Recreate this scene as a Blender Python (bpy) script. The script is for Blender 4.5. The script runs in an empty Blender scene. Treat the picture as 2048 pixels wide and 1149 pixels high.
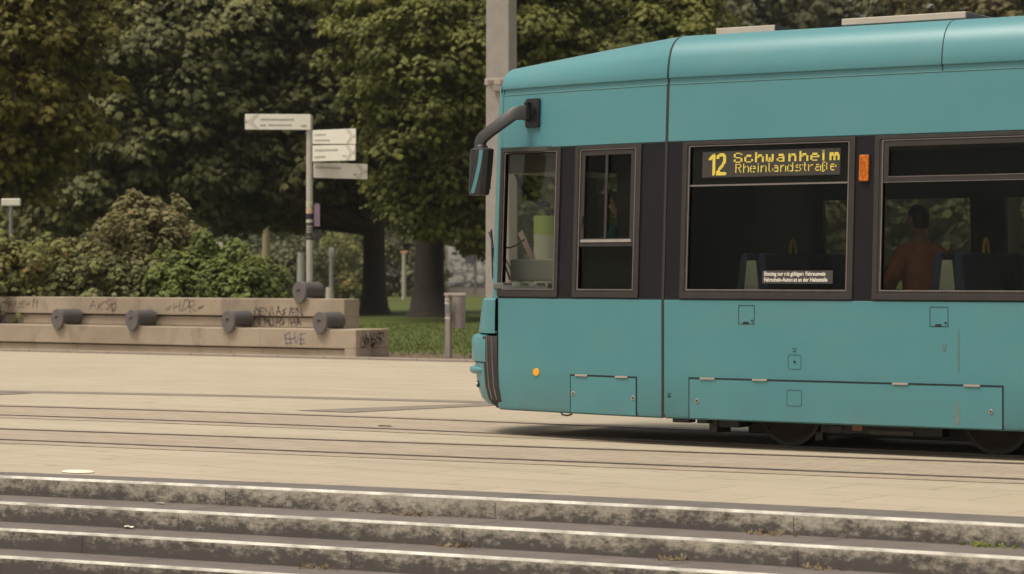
import bpy, bmesh, math, random
import numpy as np
from mathutils import Vector, Matrix

# ------------------------------------------------------------------ camera, sky, sun, exposure
SC = bpy.context.scene
COL = SC.collection
FPX = 4900.0; YAW = math.radians(33); SN = math.sin(YAW); CS = math.cos(YAW)
EYE = 1.5; HOR = 545.0
cd = bpy.data.cameras.new("camera"); cam = bpy.data.objects.new("camera", cd); COL.objects.link(cam)
cam.location = (0, 0, EYE); cam.rotation_euler = (math.radians(90), 0, YAW)
cd.sensor_fit = 'HORIZONTAL'; cd.sensor_width = 36; cd.lens = 36 * FPX / 2048
cd.shift_y = -(574.5 - HOR) / 2048
cd.clip_start = 0.5; cd.clip_end = 3000
cd.dof.use_dof = True; cd.dof.focus_distance = 21.0; cd.dof.aperture_fstop = 3.2
SC.camera = cam

SUN_EL = math.radians(68); SUN_AZ = math.radians(202)      # azimuth of the light's origin, clockwise from +Y
w = bpy.data.worlds.new("World"); SC.world = w; w.use_nodes = True
nt = w.node_tree; nt.nodes.clear()
sky = nt.nodes.new('ShaderNodeTexSky'); sky.sky_type = 'NISHITA'; sky.sun_disc = False
sky.sun_elevation = SUN_EL; sky.sun_rotation = SUN_AZ; sky.dust_density = 4.0; sky.air_density = 1.0
hs = nt.nodes.new('ShaderNodeHueSaturation'); hs.inputs['Saturation'].default_value = 0.3
tn = nt.nodes.new('ShaderNodeMix'); tn.data_type = 'RGBA'; tn.blend_type = 'MULTIPLY'; tn.inputs[0].default_value = 1.0
tn.inputs[7].default_value = (1.0, 0.955, 0.86, 1)
bg = nt.nodes.new('ShaderNodeBackground'); bg.inputs['Strength'].default_value = 0.125
ow = nt.nodes.new('ShaderNodeOutputWorld')
nt.links.new(sky.outputs[0], hs.inputs['Color']); nt.links.new(hs.outputs[0], tn.inputs[6])
nt.links.new(tn.outputs[2], bg.inputs['Color']); nt.links.new(bg.outputs[0], ow.inputs[0])
ld = bpy.data.lights.new("sun", 'SUN'); ld.energy = 2.4; ld.angle = math.radians(22); ld.color = (1.0, 0.94, 0.83)
sun = bpy.data.objects.new("sun", ld); COL.objects.link(sun)
sd = Vector((math.sin(SUN_AZ) * math.cos(SUN_EL), math.cos(SUN_AZ) * math.cos(SUN_EL), math.sin(SUN_EL)))
sun.rotation_euler = sd.to_track_quat('Z', 'Y').to_euler()
SC.view_settings.view_transform = 'Standard'; SC.view_settings.look = 'None'
SC.view_settings.exposure = 0.27; SC.view_settings.gamma = 1.0
SC.cycles.use_denoising = True
SC.cycles.max_bounces = 8; SC.cycles.transparent_max_bounces = 16

R = random.Random(7)

# ------------------------------------------------------------------ measuring helpers
def at(px, py, d):
    """a point seen at photo pixel px,py standing d metres along the view"""
    u = d * (px - 1024) / FPX
    return Vector((-d * SN + u * CS, d * CS + u * SN, EYE - (py - HOR) * d / FPX))
def gnd(px, py, z=0.0):
    return at(px, py, FPX * (EYE - z) / (py - HOR))

# ------------------------------------------------------------------ object helpers
def wloc(o):
    v = Vector((0, 0, 0))
    while o is not None:
        v += o.location; o = o.parent
    return v
def tag(o, label=None, cat=None, group=None, kind=None):
    if label: o["label"] = label
    if cat: o["category"] = cat
    if group: o["group"] = group
    if kind: o["kind"] = kind
    return o
def empty(name, loc, label, cat, group=None):
    o = bpy.data.objects.new(name, None); COL.objects.link(o); o.location = loc
    o.empty_display_size = 0.2
    return tag(o, label, cat, group)

class MB:
    def __init__(s): s.v = []; s.f = []; s.m = []; s.mi = 0
    def add(s, vs, fs):
        b = len(s.v); s.v += [tuple(x) for x in vs]
        s.f += [tuple(b + i for i in f) for f in fs]; s.m += [s.mi] * len(fs); return s
    def box(s, x0, x1, y0, y1, z0, z1):
        return s.add([(x0,y0,z0),(x1,y0,z0),(x1,y1,z0),(x0,y1,z0),(x0,y0,z1),(x1,y0,z1),(x1,y1,z1),(x0,y1,z1)],
                     [(0,3,2,1),(4,5,6,7),(0,1,5,4),(1,2,6,5),(2,3,7,6),(3,0,4,7)])
    def obox(s, c, ax, ay, az):
        c = Vector(c); ax = Vector(ax); ay = Vector(ay); az = Vector(az)
        p = [c+i*ax+j*ay+k*az for k in (-1,1) for j in (-1,1) for i in (-1,1)]
        return s.add(p, [(0,2,3,1),(4,5,7,6),(0,1,5,4),(1,3,7,5),(3,2,6,7),(2,0,4,6)])
    def tube(s, pts, rad, n=10, caps=True, squash=1.0):
        pts = [Vector(p) for p in pts]
        if not isinstance(rad, (list, tuple)): rad = [rad] * len(pts)
        rings = []; up = None
        for i, p in enumerate(pts):
            t = (pts[min(i+1, len(pts)-1)] - pts[max(i-1, 0)]).normalized()
            if up is None:
                up = Vector((0,0,1)) if abs(t.z) < .9 else Vector((0,1,0))
            a = t.cross(up).normalized(); b = a.cross(t).normalized(); up = b
            rings.append([p + rad[i]*(math.cos(2*math.pi*k/n)*a + squash*math.sin(2*math.pi*k/n)*b) for k in range(n)])
        return s.loft(rings, True, caps)
    def loft(s, rings, closed=True, caps=False):
        n = len(rings[0]); vs = [p for r in rings for p in r]; fs = []
        for i in range(len(rings)-1):
            for k in range(n if closed else n-1):
                k2 = (k+1) % n
                fs.append((i*n+k, i*n+k2, (i+1)*n+k2, (i+1)*n+k))
        if caps:
            fs.append(tuple(range(n-1, -1, -1))); fs.append(tuple((len(rings)-1)*n + k for k in range(n)))
        return s.add(vs, fs)
    def prism(s, outline, off):
        """outline: list of points; off: extrusion vector"""
        off = Vector(off); a = [Vector(p) for p in outline]; return s.loft([a, [p+off for p in a]], True, True)
    def build(s, name, mat, parent=None, smooth=False, bevel=0.0, label=None):
        me = bpy.data.meshes.new(name)
        o0 = wloc(parent) if parent is not None else Vector((0,0,0))
        me.from_pydata([(x-o0.x, y-o0.y, z-o0.z) for x, y, z in s.v], [], s.f)
        if not isinstance(mat, (list, tuple)): mat = [mat]
        for m in mat: me.materials.append(m)
        if len(mat) > 1: me.polygons.foreach_set('material_index', s.m)
        bm = bmesh.new(); bm.from_mesh(me)
        bmesh.ops.recalc_face_normals(bm, faces=bm.faces); bm.to_mesh(me); bm.free()
        o = bpy.data.objects.new(name, me); COL.objects.link(o)
        if parent is not None: o.parent = parent
        if bevel > 0:
            b = o.modifiers.new('bevel', 'BEVEL'); b.width = bevel; b.segments = 2; b.limit_method = 'ANGLE'; b.angle_limit = math.radians(40)
        if smooth:
            me.polygons.foreach_set('use_smooth', [True]*len(me.polygons))
            try: me.set_sharp_from_angle(angle=math.radians(38))
            except Exception: pass
        if label: o['label'] = label
        return o

def struct(o): o['kind'] = 'structure'; return o

# ------------------------------------------------------------------ materials
MATS = {}
def mat(name, col, rough=0.6, var=0.12, scale=4.0, bump=0.0, bscale=40.0, metal=0.0, spec=0.5, coat=0.0, stretch=(1,1,1), emit=None, es=1.0, col2=None):
    if name in MATS: return MATS[name]
    m = bpy.data.materials.new(name); m.use_nodes = True; n = m.node_tree.nodes; l = m.node_tree.links
    b = n['Principled BSDF']; b.inputs['Roughness'].default_value = rough; b.inputs['Metallic'].default_value = metal
    b.inputs['Specular IOR Level'].default_value = spec; b.inputs['Coat Weight'].default_value = coat; b.inputs['Coat Roughness'].default_value = 0.12
    tc = n.new('ShaderNodeTexCoord'); mp = n.new('ShaderNodeMapping'); mp.inputs['Scale'].default_value = stretch
    l.new(tc.outputs['Object'], mp.inputs[0])
    nz = n.new('ShaderNodeTexNoise'); nz.inputs['Scale'].default_value = scale; nz.inputs['Detail'].default_value = 8; nz.inputs['Roughness'].default_value = .6
    l.new(mp.outputs[0], nz.inputs[0])
    rp = n.new('ShaderNodeMix'); rp.data_type = 'RGBA'
    mr = n.new('ShaderNodeMapRange'); mr.inputs[1].default_value = .3; mr.inputs[2].default_value = .7; l.new(nz.outputs[0], mr.inputs[0])
    l.new(mr.outputs[0], rp.inputs[0])
    c2 = col2 if col2 else tuple(min(1, c*(1+var)) for c in col)
    rp.inputs[6].default_value = (*[c*(1-var) for c in col], 1) if not col2 else (*col, 1)
    rp.inputs[7].default_value = (*c2, 1)
    l.new(rp.outputs[2], b.inputs['Base Color'])
    if bump > 0:
        n2 = n.new('ShaderNodeTexNoise'); n2.inputs['Scale'].default_value = bscale; n2.inputs['Detail'].default_value = 5
        l.new(mp.outputs[0], n2.inputs[0])
        bp = n.new('ShaderNodeBump'); bp.inputs['Strength'].default_value = bump; bp.inputs['Distance'].default_value = .02
        l.new(n2.outputs[0], bp.inputs['Height']); l.new(bp.outputs[0], b.inputs['Normal'])
    if emit:
        b.inputs['Emission Color'].default_value = (*emit, 1); b.inputs['Emission Strength'].default_value = es
    MATS[name] = m; m['bsdf'] = 1
    return m
def mixnode(n, l, fac, a, b, blend='MIX'):
    x = n.new('ShaderNodeMix'); x.data_type = 'RGBA'; x.blend_type = blend
    for s, v in ((0, fac), (6, a), (7, b)):
        if hasattr(v, 'is_output'): l.new(v, x.inputs[s])
        elif isinstance(v, (int, float)): x.inputs[s].default_value = v
        else: x.inputs[s].default_value = (*v, 1)
    return x.outputs[2]
def noise(n, l, vec, scale, detail=6, rough=.6, lo=.35, hi=.65, stretch=None):
    if stretch:
        mp = n.new('ShaderNodeMapping'); mp.inputs['Scale'].default_value = stretch; l.new(vec, mp.inputs[0]); vec = mp.outputs[0]
    z = n.new('ShaderNodeTexNoise'); z.inputs['Scale'].default_value = scale; z.inputs['Detail'].default_value = detail; z.inputs['Roughness'].default_value = rough
    l.new(vec, z.inputs[0])
    r = n.new('ShaderNodeMapRange'); r.inputs[1].default_value = lo; r.inputs[2].default_value = hi; l.new(z.outputs[0], r.inputs[0])
    return r.outputs[0]
def newmat(name, rough=.7, spec=.5):
    m = bpy.data.materials.new(name); m.use_nodes = True; n = m.node_tree.nodes; l = m.node_tree.links
    b = n['Principled BSDF']; b.inputs['Roughness'].default_value = rough; b.inputs['Specular IOR Level'].default_value = spec
    tc = n.new('ShaderNodeTexCoord')
    return m, n, l, b, tc.outputs['Object']
def glass(name, tint, refl=0.03):
    m = bpy.data.materials.new(name); m.use_nodes = True; n = m.node_tree.nodes; l = m.node_tree.links; n.clear()
    o = n.new('ShaderNodeOutputMaterial'); t = n.new('ShaderNodeBsdfTransparent'); t.inputs[0].default_value = (*tint, 1)
    g = n.new('ShaderNodeBsdfGlossy'); g.inputs['Roughness'].default_value = .04
    tc = n.new('ShaderNodeTexCoord'); z = n.new('ShaderNodeTexNoise'); z.inputs['Scale'].default_value = 3; l.new(tc.outputs['Object'], z.inputs[0])
    mr = n.new('ShaderNodeMapRange'); mr.inputs[3].default_value = refl*.6; mr.inputs[4].default_value = refl*1.4; l.new(z.outputs[0], mr.inputs[0])
    x = n.new('ShaderNodeMixShader'); l.new(mr.outputs[0], x.inputs[0]); l.new(t.outputs[0], x.inputs[1]); l.new(g.outputs[0], x.inputs[2]); l.new(x.outputs[0], o.inputs[0])
    return m

def teal_mat():
    m, n, l, b, v = newmat('teal_paint', .4, .5)
    b.inputs['Coat Weight'].default_value = .5; b.inputs['Coat Roughness'].default_value = .42
    a = noise(n, l, v, 1.3, 5, .55, .3, .7)
    base = mixnode(n, l, a, (.058, .215, .238), (.067, .228, .248))
    dust = noise(n, l, v, 2.2, 9, .7, .52, .75, (.6, 1, 1.6))
    c = mixnode(n, l, dust, base, (.085, .222, .234))
    sz = n.new('ShaderNodeSeparateXYZ'); l.new(v, sz.inputs[0]); gz = n.new('ShaderNodeMapRange'); gz.inputs[1].default_value = .24; gz.inputs[2].default_value = .62; gz.inputs[3].default_value = 1; gz.inputs[4].default_value = 0; l.new(sz.outputs[2], gz.inputs[0])
    gn = noise(n, l, v, 6, 8, .75, .35, .75, (1, 1, .6)); gm = n.new('ShaderNodeMath'); gm.operation = 'MULTIPLY'; l.new(gz.outputs[0], gm.inputs[0]); l.new(gn, gm.inputs[1])
    gq = n.new('ShaderNodeMath'); gq.operation = 'MULTIPLY'; gq.inputs[1].default_value = .5; l.new(gm.outputs[0], gq.inputs[0]); c = mixnode(n, l, gq.outputs[0], c, (.085, .13, .13))
    st = noise(n, l, v, 9, 4, .6, .66, .74, (3.0, 1, .25))
    q = n.new('ShaderNodeMath'); q.operation = 'MULTIPLY'; q.inputs[1].default_value = .12; l.new(st, q.inputs[0])
    c = mixnode(n, l, q.outputs[0], c, (.12, .16, .16)); l.new(c, b.inputs['Base Color'])
    r = n.new('ShaderNodeMapRange'); r.inputs[3].default_value = .38; r.inputs[4].default_value = .52; l.new(dust, r.inputs[0]); l.new(r.outputs[0], b.inputs['Roughness'])
    z = n.new('ShaderNodeTexNoise'); z.inputs['Scale'].default_value = 1.1; l.new(v, z.inputs[0])
    bp = n.new('ShaderNodeBump'); bp.inputs['Strength'].default_value = .12; bp.inputs['Distance'].default_value = .03
    l.new(z.outputs[0], bp.inputs['Height']); l.new(bp.outputs[0], b.inputs['Normal'])
    return m
TEAL = teal_mat()
BLACKP = mat('black_band_paint', (.010, .009, .011), .5, .2, 3, spec=.22)
RUBBER = mat('grey_brown_rubber', (.036, .030, .028), .6, .15, 12, spec=.3)
RUBEDGE = mat('rubber_bead', (.16, .135, .122), .5, .15, 12)
DARKM = mat('dark_metal', (.012, .011, .01), .6, .3, 20)
BLKPL = mat('black_plastic', (.02, .019, .019), .45, .25, 15, .1, 120)
ARMPL = mat('arm_plastic', (.042, .037, .035), .42, .12, 15)
STEEL = mat('steel', (.45, .42, .38), .35, .15, 30, metal=.8)
LINE = mat('joint_dark_rubber', (.008, .014, .016), .7, .2)  # dark rubber colour of gaps, seals and outlines
ALU = mat('aluminium_rail', (.17, .145, .13), .45, .12, 20)
INTG = mat('interior_grey', (.05, .048, .045), .7, .1)
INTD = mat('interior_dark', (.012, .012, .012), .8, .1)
DASH = mat('dashboard_plastic', (.13, .13, .12), .6, .08, 8)
SEATB = mat('seat_blue_fabric', (.018, .032, .075), .85, .25, 60)
PANELG = mat('panel_light_grey', (.34, .35, .31), .6, .05)
YEL = mat('yellow_handle', (.6, .36, .02), .4, .1)
RUST = mat('rusty_wheel', (.032, .02, .013), .6, .4, 14, .2, 40, metal=.2)
AMBER = mat('amber_lens', (.26, .05, .003), .35, .6, 40, .25, 70, col2=(.66,.18,.008), spec=.3)
AMBER2 = mat('amber_reflector', (.85, .38, .02), .2, .1, 40)
CREAM = mat('cream_paint', (.62, .54, .42), .6, .08, 5)
GLASS_CAB = glass('cab_glass', (.90, .91, .86), .030)
GLASS_SAL = glass('saloon_glass', (.66, .67, .62), .010)
GLASS_FAR = glass('far_glass', (.80, .82, .75), .01)
SKIN = mat('skin', (.42, .23, .16), .5, .08, 20)
HAIRD = mat('dark_hair', (.018, .013, .010), .6, .4, 80)
HAIRB = mat('brown_hair', (.06, .04, .025), .6, .3, 80)

# ------------------------------------------------------------------ ground, steps, rails, lawn
def ground_mat():
    m, n, l, b, v = newmat('paving_slabs', .62, .35)
    mp = n.new('ShaderNodeMapping'); mp.inputs['Rotation'].default_value = (0, 0, math.radians(6)); l.new(v, mp.inputs[0])
    br = n.new('ShaderNodeTexBrick'); br.inputs['Scale'].default_value = 1.0; br.inputs['Mortar Size'].default_value = .009
    br.inputs['Brick Width'].default_value = 1.2; br.inputs['Row Height'].default_value = .6; br.inputs['Mortar Smooth'].default_value = .3
    br.inputs['Color1'].default_value = (.395, .328, .238, 1); br.inputs['Color2'].default_value = (.43, .358, .264, 1); br.inputs['Mortar'].default_value = (.20, .158, .112, 1)
    l.new(mp.outputs[0], br.inputs[0])
    c = br.outputs[0]
    a = noise(n, l, v, .35, 6, .55, .35, .65); c = mixnode(n, l, .32, c, mixnode(n, l, a, (.36, .295, .21), (.44, .368, .272)))
    s = noise(n, l, v, 1.0, 7, .7, .6, .72, (.35, 2.2, 1)); q = n.new('ShaderNodeMath'); q.operation = 'MULTIPLY'; q.inputs[1].default_value = .28; l.new(s, q.inputs[0])
    c = mixnode(n, l, q.outputs[0], c, (.27, .22, .165))
    s3 = noise(n, l, v, 1.6, 8, .7, .5, .68, (.12, 1.7, 1)); q3 = n.new('ShaderNodeMath'); q3.operation = 'MULTIPLY'; q3.inputs[1].default_value = .30; l.new(s3, q3.inputs[0])
    c = mixnode(n, l, q3.outputs[0], c, (.225, .175, .125))
    s4 = noise(n, l, v, 3.2, 5, .7, .60, .66, (.5, 1.8, 1)); q4 = n.new('ShaderNodeMath'); q4.operation = 'MULTIPLY'; q4.inputs[1].default_value = .5; l.new(s4, q4.inputs[0])
    c = mixnode(n, l, q4.outputs[0], c, (.16, .125, .09))
    s2 = noise(n, l, v, 26, 3, .6, .62, .7); q2 = n.new('ShaderNodeMath'); q2.operation = 'MULTIPLY'; q2.inputs[1].default_value = .3; l.new(s2, q2.inputs[0])
    c = mixnode(n, l, q2.outputs[0], c, (.22, .17, .12))
    l.new(c, b.inputs['Base Color'])
    bp = n.new('ShaderNodeBump'); bp.inputs['Strength'].default_value = .25; bp.inputs['Distance'].default_value = .01
    z = n.new('ShaderNodeTexNoise'); z.inputs['Scale'].default_value = 60; l.new(v, z.inputs[0]); l.new(z.outputs[0], bp.inputs['Height']); l.new(bp.outputs[0], b.inputs['Normal'])
    return m
PAVE = ground_mat()
def strip_mat():
    m, n, l, b, v = newmat('track_setts', .65, .35)
    mp = n.new('ShaderNodeMapping'); mp.inputs['Rotation'].default_value = (0, 0, math.radians(6)); l.new(v, mp.inputs[0])
    br = n.new('ShaderNodeTexBrick'); br.inputs['Scale'].default_value = 1.0; br.inputs['Mortar Size'].default_value = .008
    br.inputs['Brick Width'].default_value = .42; br.inputs['Row Height'].default_value = .16; br.inputs['Mortar Smooth'].default_value = .4
    br.inputs['Color1'].default_value = (.33, .262, .19, 1); br.inputs['Color2'].default_value = (.38, .308, .228, 1); br.inputs['Mortar'].default_value = (.22, .165, .115, 1)
    l.new(mp.outputs[0], br.inputs[0])
    s = noise(n, l, v, 5, 5, .7, .58, .7, (.7, 2, 1)); q = n.new('ShaderNodeMath'); q.operation = 'MULTIPLY'; q.inputs[1].default_value = .45; l.new(s, q.inputs[0])
    c = mixnode(n, l, q.outputs[0], br.outputs[0], (.2, .15, .11)); l.new(c, b.inputs['Base Color'])
    bp = n.new('ShaderNodeBump'); bp.inputs['Strength'].default_value = .35; bp.inputs['Distance'].default_value = .01
    l.new(br.outputs[1], bp.inputs['Height']); bp.invert = True; l.new(bp.outputs[0], b.inputs['Normal'])
    return m
SETTS = strip_mat()
TREAD = mat('dark_granite_tread', (.142, .118, .104), .6, .16, 5, .25, 90)
def riser_mat():
    m, n, l, b, v = newmat('stained_riser', .75, .3)
    a = noise(n, l, v, 1.2, 5, .6, .3, .7, (1, 1, 1))
    c = mixnode(n, l, a, (.39, .34, .27), (.50, .44, .355))
    at_ = n.new('ShaderNodeAttribute'); at_.attribute_name = 'low'
    # black lichen stains: thick near the foot, ragged above
    z = n.new('ShaderNodeTexNoise'); z.inputs['Scale'].default_value = 11; z.inputs['Detail'].default_value = 12; z.inputs['Roughness'].default_value = .8
    mp = n.new('ShaderNodeMapping'); mp.inputs['Scale'].default_value = (.9, .9, 1.5); l.new(v, mp.inputs[0]); l.new(mp.outputs[0], z.inputs[0])
    z2 = noise(n, l, v, .9, 3, .5, .35, .65)
    ad = n.new('ShaderNodeMath'); ad.operation = 'MULTIPLY_ADD'; ad.inputs[1].default_value = .2; l.new(at_.outputs['Fac'], ad.inputs[0]); l.new(z.outputs[0], ad.inputs[2])
    ad2 = n.new('ShaderNodeMath'); ad2.operation = 'MULTIPLY_ADD'; ad2.inputs[1].default_value = .10; l.new(z2, ad2.inputs[0]); l.new(ad.outputs[0], ad2.inputs[2])
    mr = n.new('ShaderNodeMapRange'); mr.inputs[1].default_value = .55; mr.inputs[2].default_value = .73; l.new(ad2.outputs[0], mr.inputs[0])
    mm = n.new('ShaderNodeMath'); mm.operation = 'MULTIPLY'; mm.inputs[1].default_value = .88; l.new(mr.outputs[0], mm.inputs[0])
    c = mixnode(n, l, mm.outputs[0], c, (.042, .035, .035))
    zf = noise(n, l, v, 34, 6, .8, .42, .6, (.8, 1, 1.3)); zq = n.new('ShaderNodeMath'); zq.operation = 'MULTIPLY'; zq.inputs[1].default_value = .3; l.new(zf, zq.inputs[0])
    c = mixnode(n, l, zq.outputs[0], c, (.10, .085, .072))
    l.new(c, b.inputs['Base Color'])
    bp = n.new('ShaderNodeBump'); bp.inputs['Strength'].default_value = .5; bp.inputs['Distance'].default_value = .012
    l.new(z.outputs[0], bp.inputs['Height']); l.new(bp.outputs[0], b.inputs['Normal'])
    return m
RISER = riser_mat()
NOSING = mat('worn_lit_nosing', (.24, .21, .175), .6, .2, 4.5, .2, 60, col2=(.80, .75, .65), stretch=(1, 1, 1))  # worn edge, with the lit white line along it painted into the colour
def eY(k, X, back=False):
    y0 = [13.59, 13.14, 12.75, 12.39, 12.0, 11.62, 11.24][k]; t = X + 9
    a, b2 = (.1, -.006) if not back else (.12, -.007)
    tc = max(-7.5, min(7.5, t)); y = (y0 if not back else 13.99) + a*tc + b2*tc*tc
    return y + (a + 2*b2*tc)*(t - tc)

xs = [-60, -45, -34, -27, -22] + [-20 + .5*i for i in range(51)] + [7, 10, 15, 25, 40]
g = MB()                                                     # upper paving up to the lawn kerb
for i in range(len(xs)-1):
    a, b = xs[i], xs[i+1]
    g.add([(a, eY(0, a, True), 0), (b, eY(0, b, True), 0), (b, 34.6, 0), (a, 34.6, 0)], [(0,1,2,3)])
struct(g.build('pavement', PAVE))
RZ = .141
st = MB(); low = []
nose_h = .018
for i in range(len(xs)-1):
    for k in range(7):
        z = -RZ*k
        yb0 = eY(0, xs[i], True) if k == 0 else eY(k-1, xs[i]) ; yb1 = eY(0, xs[i+1], True) if k == 0 else eY(k-1, xs[i+1])
        y0 = eY(k, xs[i]); y1 = eY(k, xs[i+1]); a, b = xs[i], xs[i+1]
        st.mi = 0; st.add([(a, y0+.03, z), (b, y1+.03, z), (b, yb1, z), (a, yb0, z)], [(0,1,2,3)])
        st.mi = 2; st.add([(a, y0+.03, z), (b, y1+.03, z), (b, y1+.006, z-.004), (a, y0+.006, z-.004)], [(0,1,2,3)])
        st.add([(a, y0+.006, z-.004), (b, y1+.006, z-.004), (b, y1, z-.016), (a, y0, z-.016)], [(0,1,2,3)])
        st.mi = 1; st.add([(a, y0, z-.016), (b, y1, z-.016), (b, y1, z-RZ), (a, y0, z-RZ)], [(0,1,2,3)])
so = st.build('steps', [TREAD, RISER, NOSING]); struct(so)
lv = so.data.attributes.new('low', 'FLOAT', 'CORNER')
vals = []
for p in so.data.polygons:
    zz = [so.data.vertices[i].co.z for i in p.vertices]; mx = max(zz); mn = min(zz)
    stp = round(-mx/RZ); vals += [(1.0 if (mx-z) > .05 else 0.0) + .22*min(stp, 3) for z in zz]
lv.data.foreach_set('value', vals)
lowz = -RZ*7
g = MB()
for i in range(len(xs)-1):
    a, b = xs[i], xs[i+1]
    g.add([(a, -40, lowz), (b, -40, lowz), (b, eY(6, b), lowz), (a, eY(6, a), lowz)], [(0,1,2,3)])
struct(g.build('lower_plaza', mat('lower_paving', (.25, .21, .16), .7, .15, 3)))
# joints between the step stones, and the joint lines in the dark border
JM = mat('joint_mortar', (.05, .042, .035), .8, .2)
g = MB()
for k in range(5):
    x = -16.3 + .9*k
    while x < 0:
        y = eY(k, x); yb = eY(0, x+.06, True) if k == 0 else eY(k-1, x+.06); z = -RZ*k + .003
        g.add([(x, y+.03, z), (x+.008, y+.03, z), (x+.126, yb, z), (x+.118, yb, z)], [(0,1,2,3)])
        g.add([(x, y-.002, z-.03), (x+.004, y-.002, z-.03), (x+.005, y-.002, z-RZ), (x, y-.002, z-RZ)], [(0,1,2,3)])
        x += 2.6 + .5*math.sin(x*3+k)
struct(g.build('step_joints', JM))

def ribbon(mb, pts, wd, z, h=0.0):
    for i in range(len(pts)-1):
        (x0, y0), (x1, y1) = pts[i], pts[i+1]
        mb.add([(x0, y0-wd/2, z), (x1, y1-wd/2, z), (x1, y1+wd/2, z), (x0, y0+wd/2, z)], [(0,1,2,3)])
def nrail(X): return 18.955 - (.0127*(-13-X)**2 if -22 < X < -13 else (1.03 + .229*(-22-X) if X <= -22 else 0))
def l2y(X): return 17.55 + .13*(X+12)
def l3y(X): return 16.25 + .105*(X+12)
tx = [-40 + .7*i for i in range(66)]
GROOVE = mat('rail_groove', (.05, .04, .035), .6, .3, 12)
RAILM = mat('rail_steel', (.16, .13, .11), .38, .35, 9, metal=.6, stretch=(.3, 4, 1))
g = MB(); ribbon(g, [(x, nrail(x)+.72) for x in tx], 2.1, .004); struct(g.build('far_track_setts', SETTS))
g = MB()
for i in range(len(tx)-1):
    a, b = tx[i], tx[i+1]
    g.add([(a, l3y(a)-.32, .004), (b, l3y(b)-.32, .004), (b, min(l2y(b)+.22, nrail(b)-.36), .004), (a, min(l2y(a)+.22, nrail(a)-.36), .004)], [(0,1,2,3)])
struct(g.build('near_track_setts', SETTS))
for fn in (lambda x: nrail(x), lambda x: nrail(x)+1.44, l2y, l3y):
    g = MB(); ribbon(g, [(x, fn(x)) for x in tx], .058, .012)
    for sgn in (-1, 1):
        pts = [(x, fn(x)+sgn*.029) for x in tx]
        for i in range(len(pts)-1):
            (x0, y0), (x1, y1) = pts[i], pts[i+1]; g.add([(x0, y0, .004), (x1, y1, .004), (x1, y1, .012), (x0, y0, .012)], [(0,1,2,3)])
    struct(g.build('rail', RAILM))
    g = MB(); ribbon(g, [(x, fn(x)+.052) for x in tx], .044, .008); struct(g.build('rail_groove', GROOVE))
# dark asphalt seams across the far pavement
SEAM = mat('dark_paver_band', (.20, .165, .125), .7, .15, 3)
g = MB()
for (a, b, wd) in (((-120, 781), (500, 793), .42), ((500, 793), (1200, 811), .42)):
    p, q = gnd(*a), gnd(*b); g.add([(p.x, p.y-wd/2, .004), (q.x, q.y-wd/2, .004), (q.x, q.y+wd/2, .004), (p.x, p.y+wd/2, .004)], [(0,1,2,3)])
struct(g.build('dark_paver_band', SEAM))
g = MB(); pts = [gnd(590, 822), gnd(700, 826), gnd(990, 812), gnd(1010, 806)]
g.add([(p.x, p.y, .0055) for p in pts], [(0,1,2,3)]); struct(g.build('dark_paver_wedge', SEAM))
g = MB(); pts = [gnd(-90, 786), gnd(70, 787), gnd(20, 790), gnd(-90, 792)]
g.add([(p.x, p.y, .0055) for p in pts], [(0,1,2,3)]); struct(g.build('dark_paver_corner', SEAM))
# kerb of the lawn
KERB = mat('kerb_stone', (.33, .27, .21), .7, .15, 4, .2, 50)
g = MB(); x = -60
while x < 20:
    g.box(x+.006, x+.99, 34.0, 34.14, 0, .035); x += 1.0
struct(g.build('kerb', KERB, bevel=.006))
g = MB(); g.add([(-60, 33.82, .004), (20, 33.82, .004), (20, 34.0, .004), (-60, 34.0, .004)], [(0,1,2,3)]); struct(g.build('gutter', mat('gutter_stone', (.17, .135, .11), .7, .2, 3)))
# lawn to the horizon
def lawn_mat():
    m, n, l, b, v = newmat('lawn_grass', .85, .2)
    a = noise(n, l, v, .5, 6, .6, .35, .65); c = mixnode(n, l, a, (.045, .062, .012), (.085, .105, .02))
    a2 = noise(n, l, v, 14, 5, .7, .4, .65, (.5, 1, 1)); c = mixnode(n, l, a2, c, (.07, .08, .02))
    g2 = n.new('ShaderNodeSeparateXYZ'); l.new(v, g2.inputs[0])
    # trodden soil along the kerb
    nz = n.new('ShaderNodeTexNoise'); nz.inputs['Scale'].default_value = .8; nz.inputs['Detail'].default_value = 6; l.new(v, nz.inputs[0])
    ad = n.new('ShaderNodeMath'); ad.operation = 'MULTIPLY_ADD'; ad.inputs[1].default_value = 4.0; l.new(nz.outputs[0], ad.inputs[0]); l.new(g2.outputs[1], ad.inputs[2])
    mr = n.new('ShaderNodeMapRange'); mr.inputs[1].default_value = 38.6; mr.inputs[2].default_value = 40.2; mr.inputs[3].default_value = 1; mr.inputs[4].default_value = 0; l.new(ad.outputs[0], mr.inputs[0])
    c = mixnode(n, l, mr.outputs[0], c, mixnode(n, l, a2, (.10, .07, .045), (.17, .12, .08))); l.new(c, b.inputs['Base Color'])
    return m
g = MB(); g.add([(-900, 34.6, 0), (500, 34.6, 0), (500, 900, 0), (-900, 900, 0)], [(0,1,2,3)])
struct(g.build('lawn', lawn_mat()))
g = MB(); g.add([(-900, -400, -1.3), (500, -400, -1.3), (500, 34, -1.3), (-900, 34, -1.3)], [(0,1,2,3)])
struct(g.build('ground', mat('ground_earth', (.2, .17, .13), .8, .1)))

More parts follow.
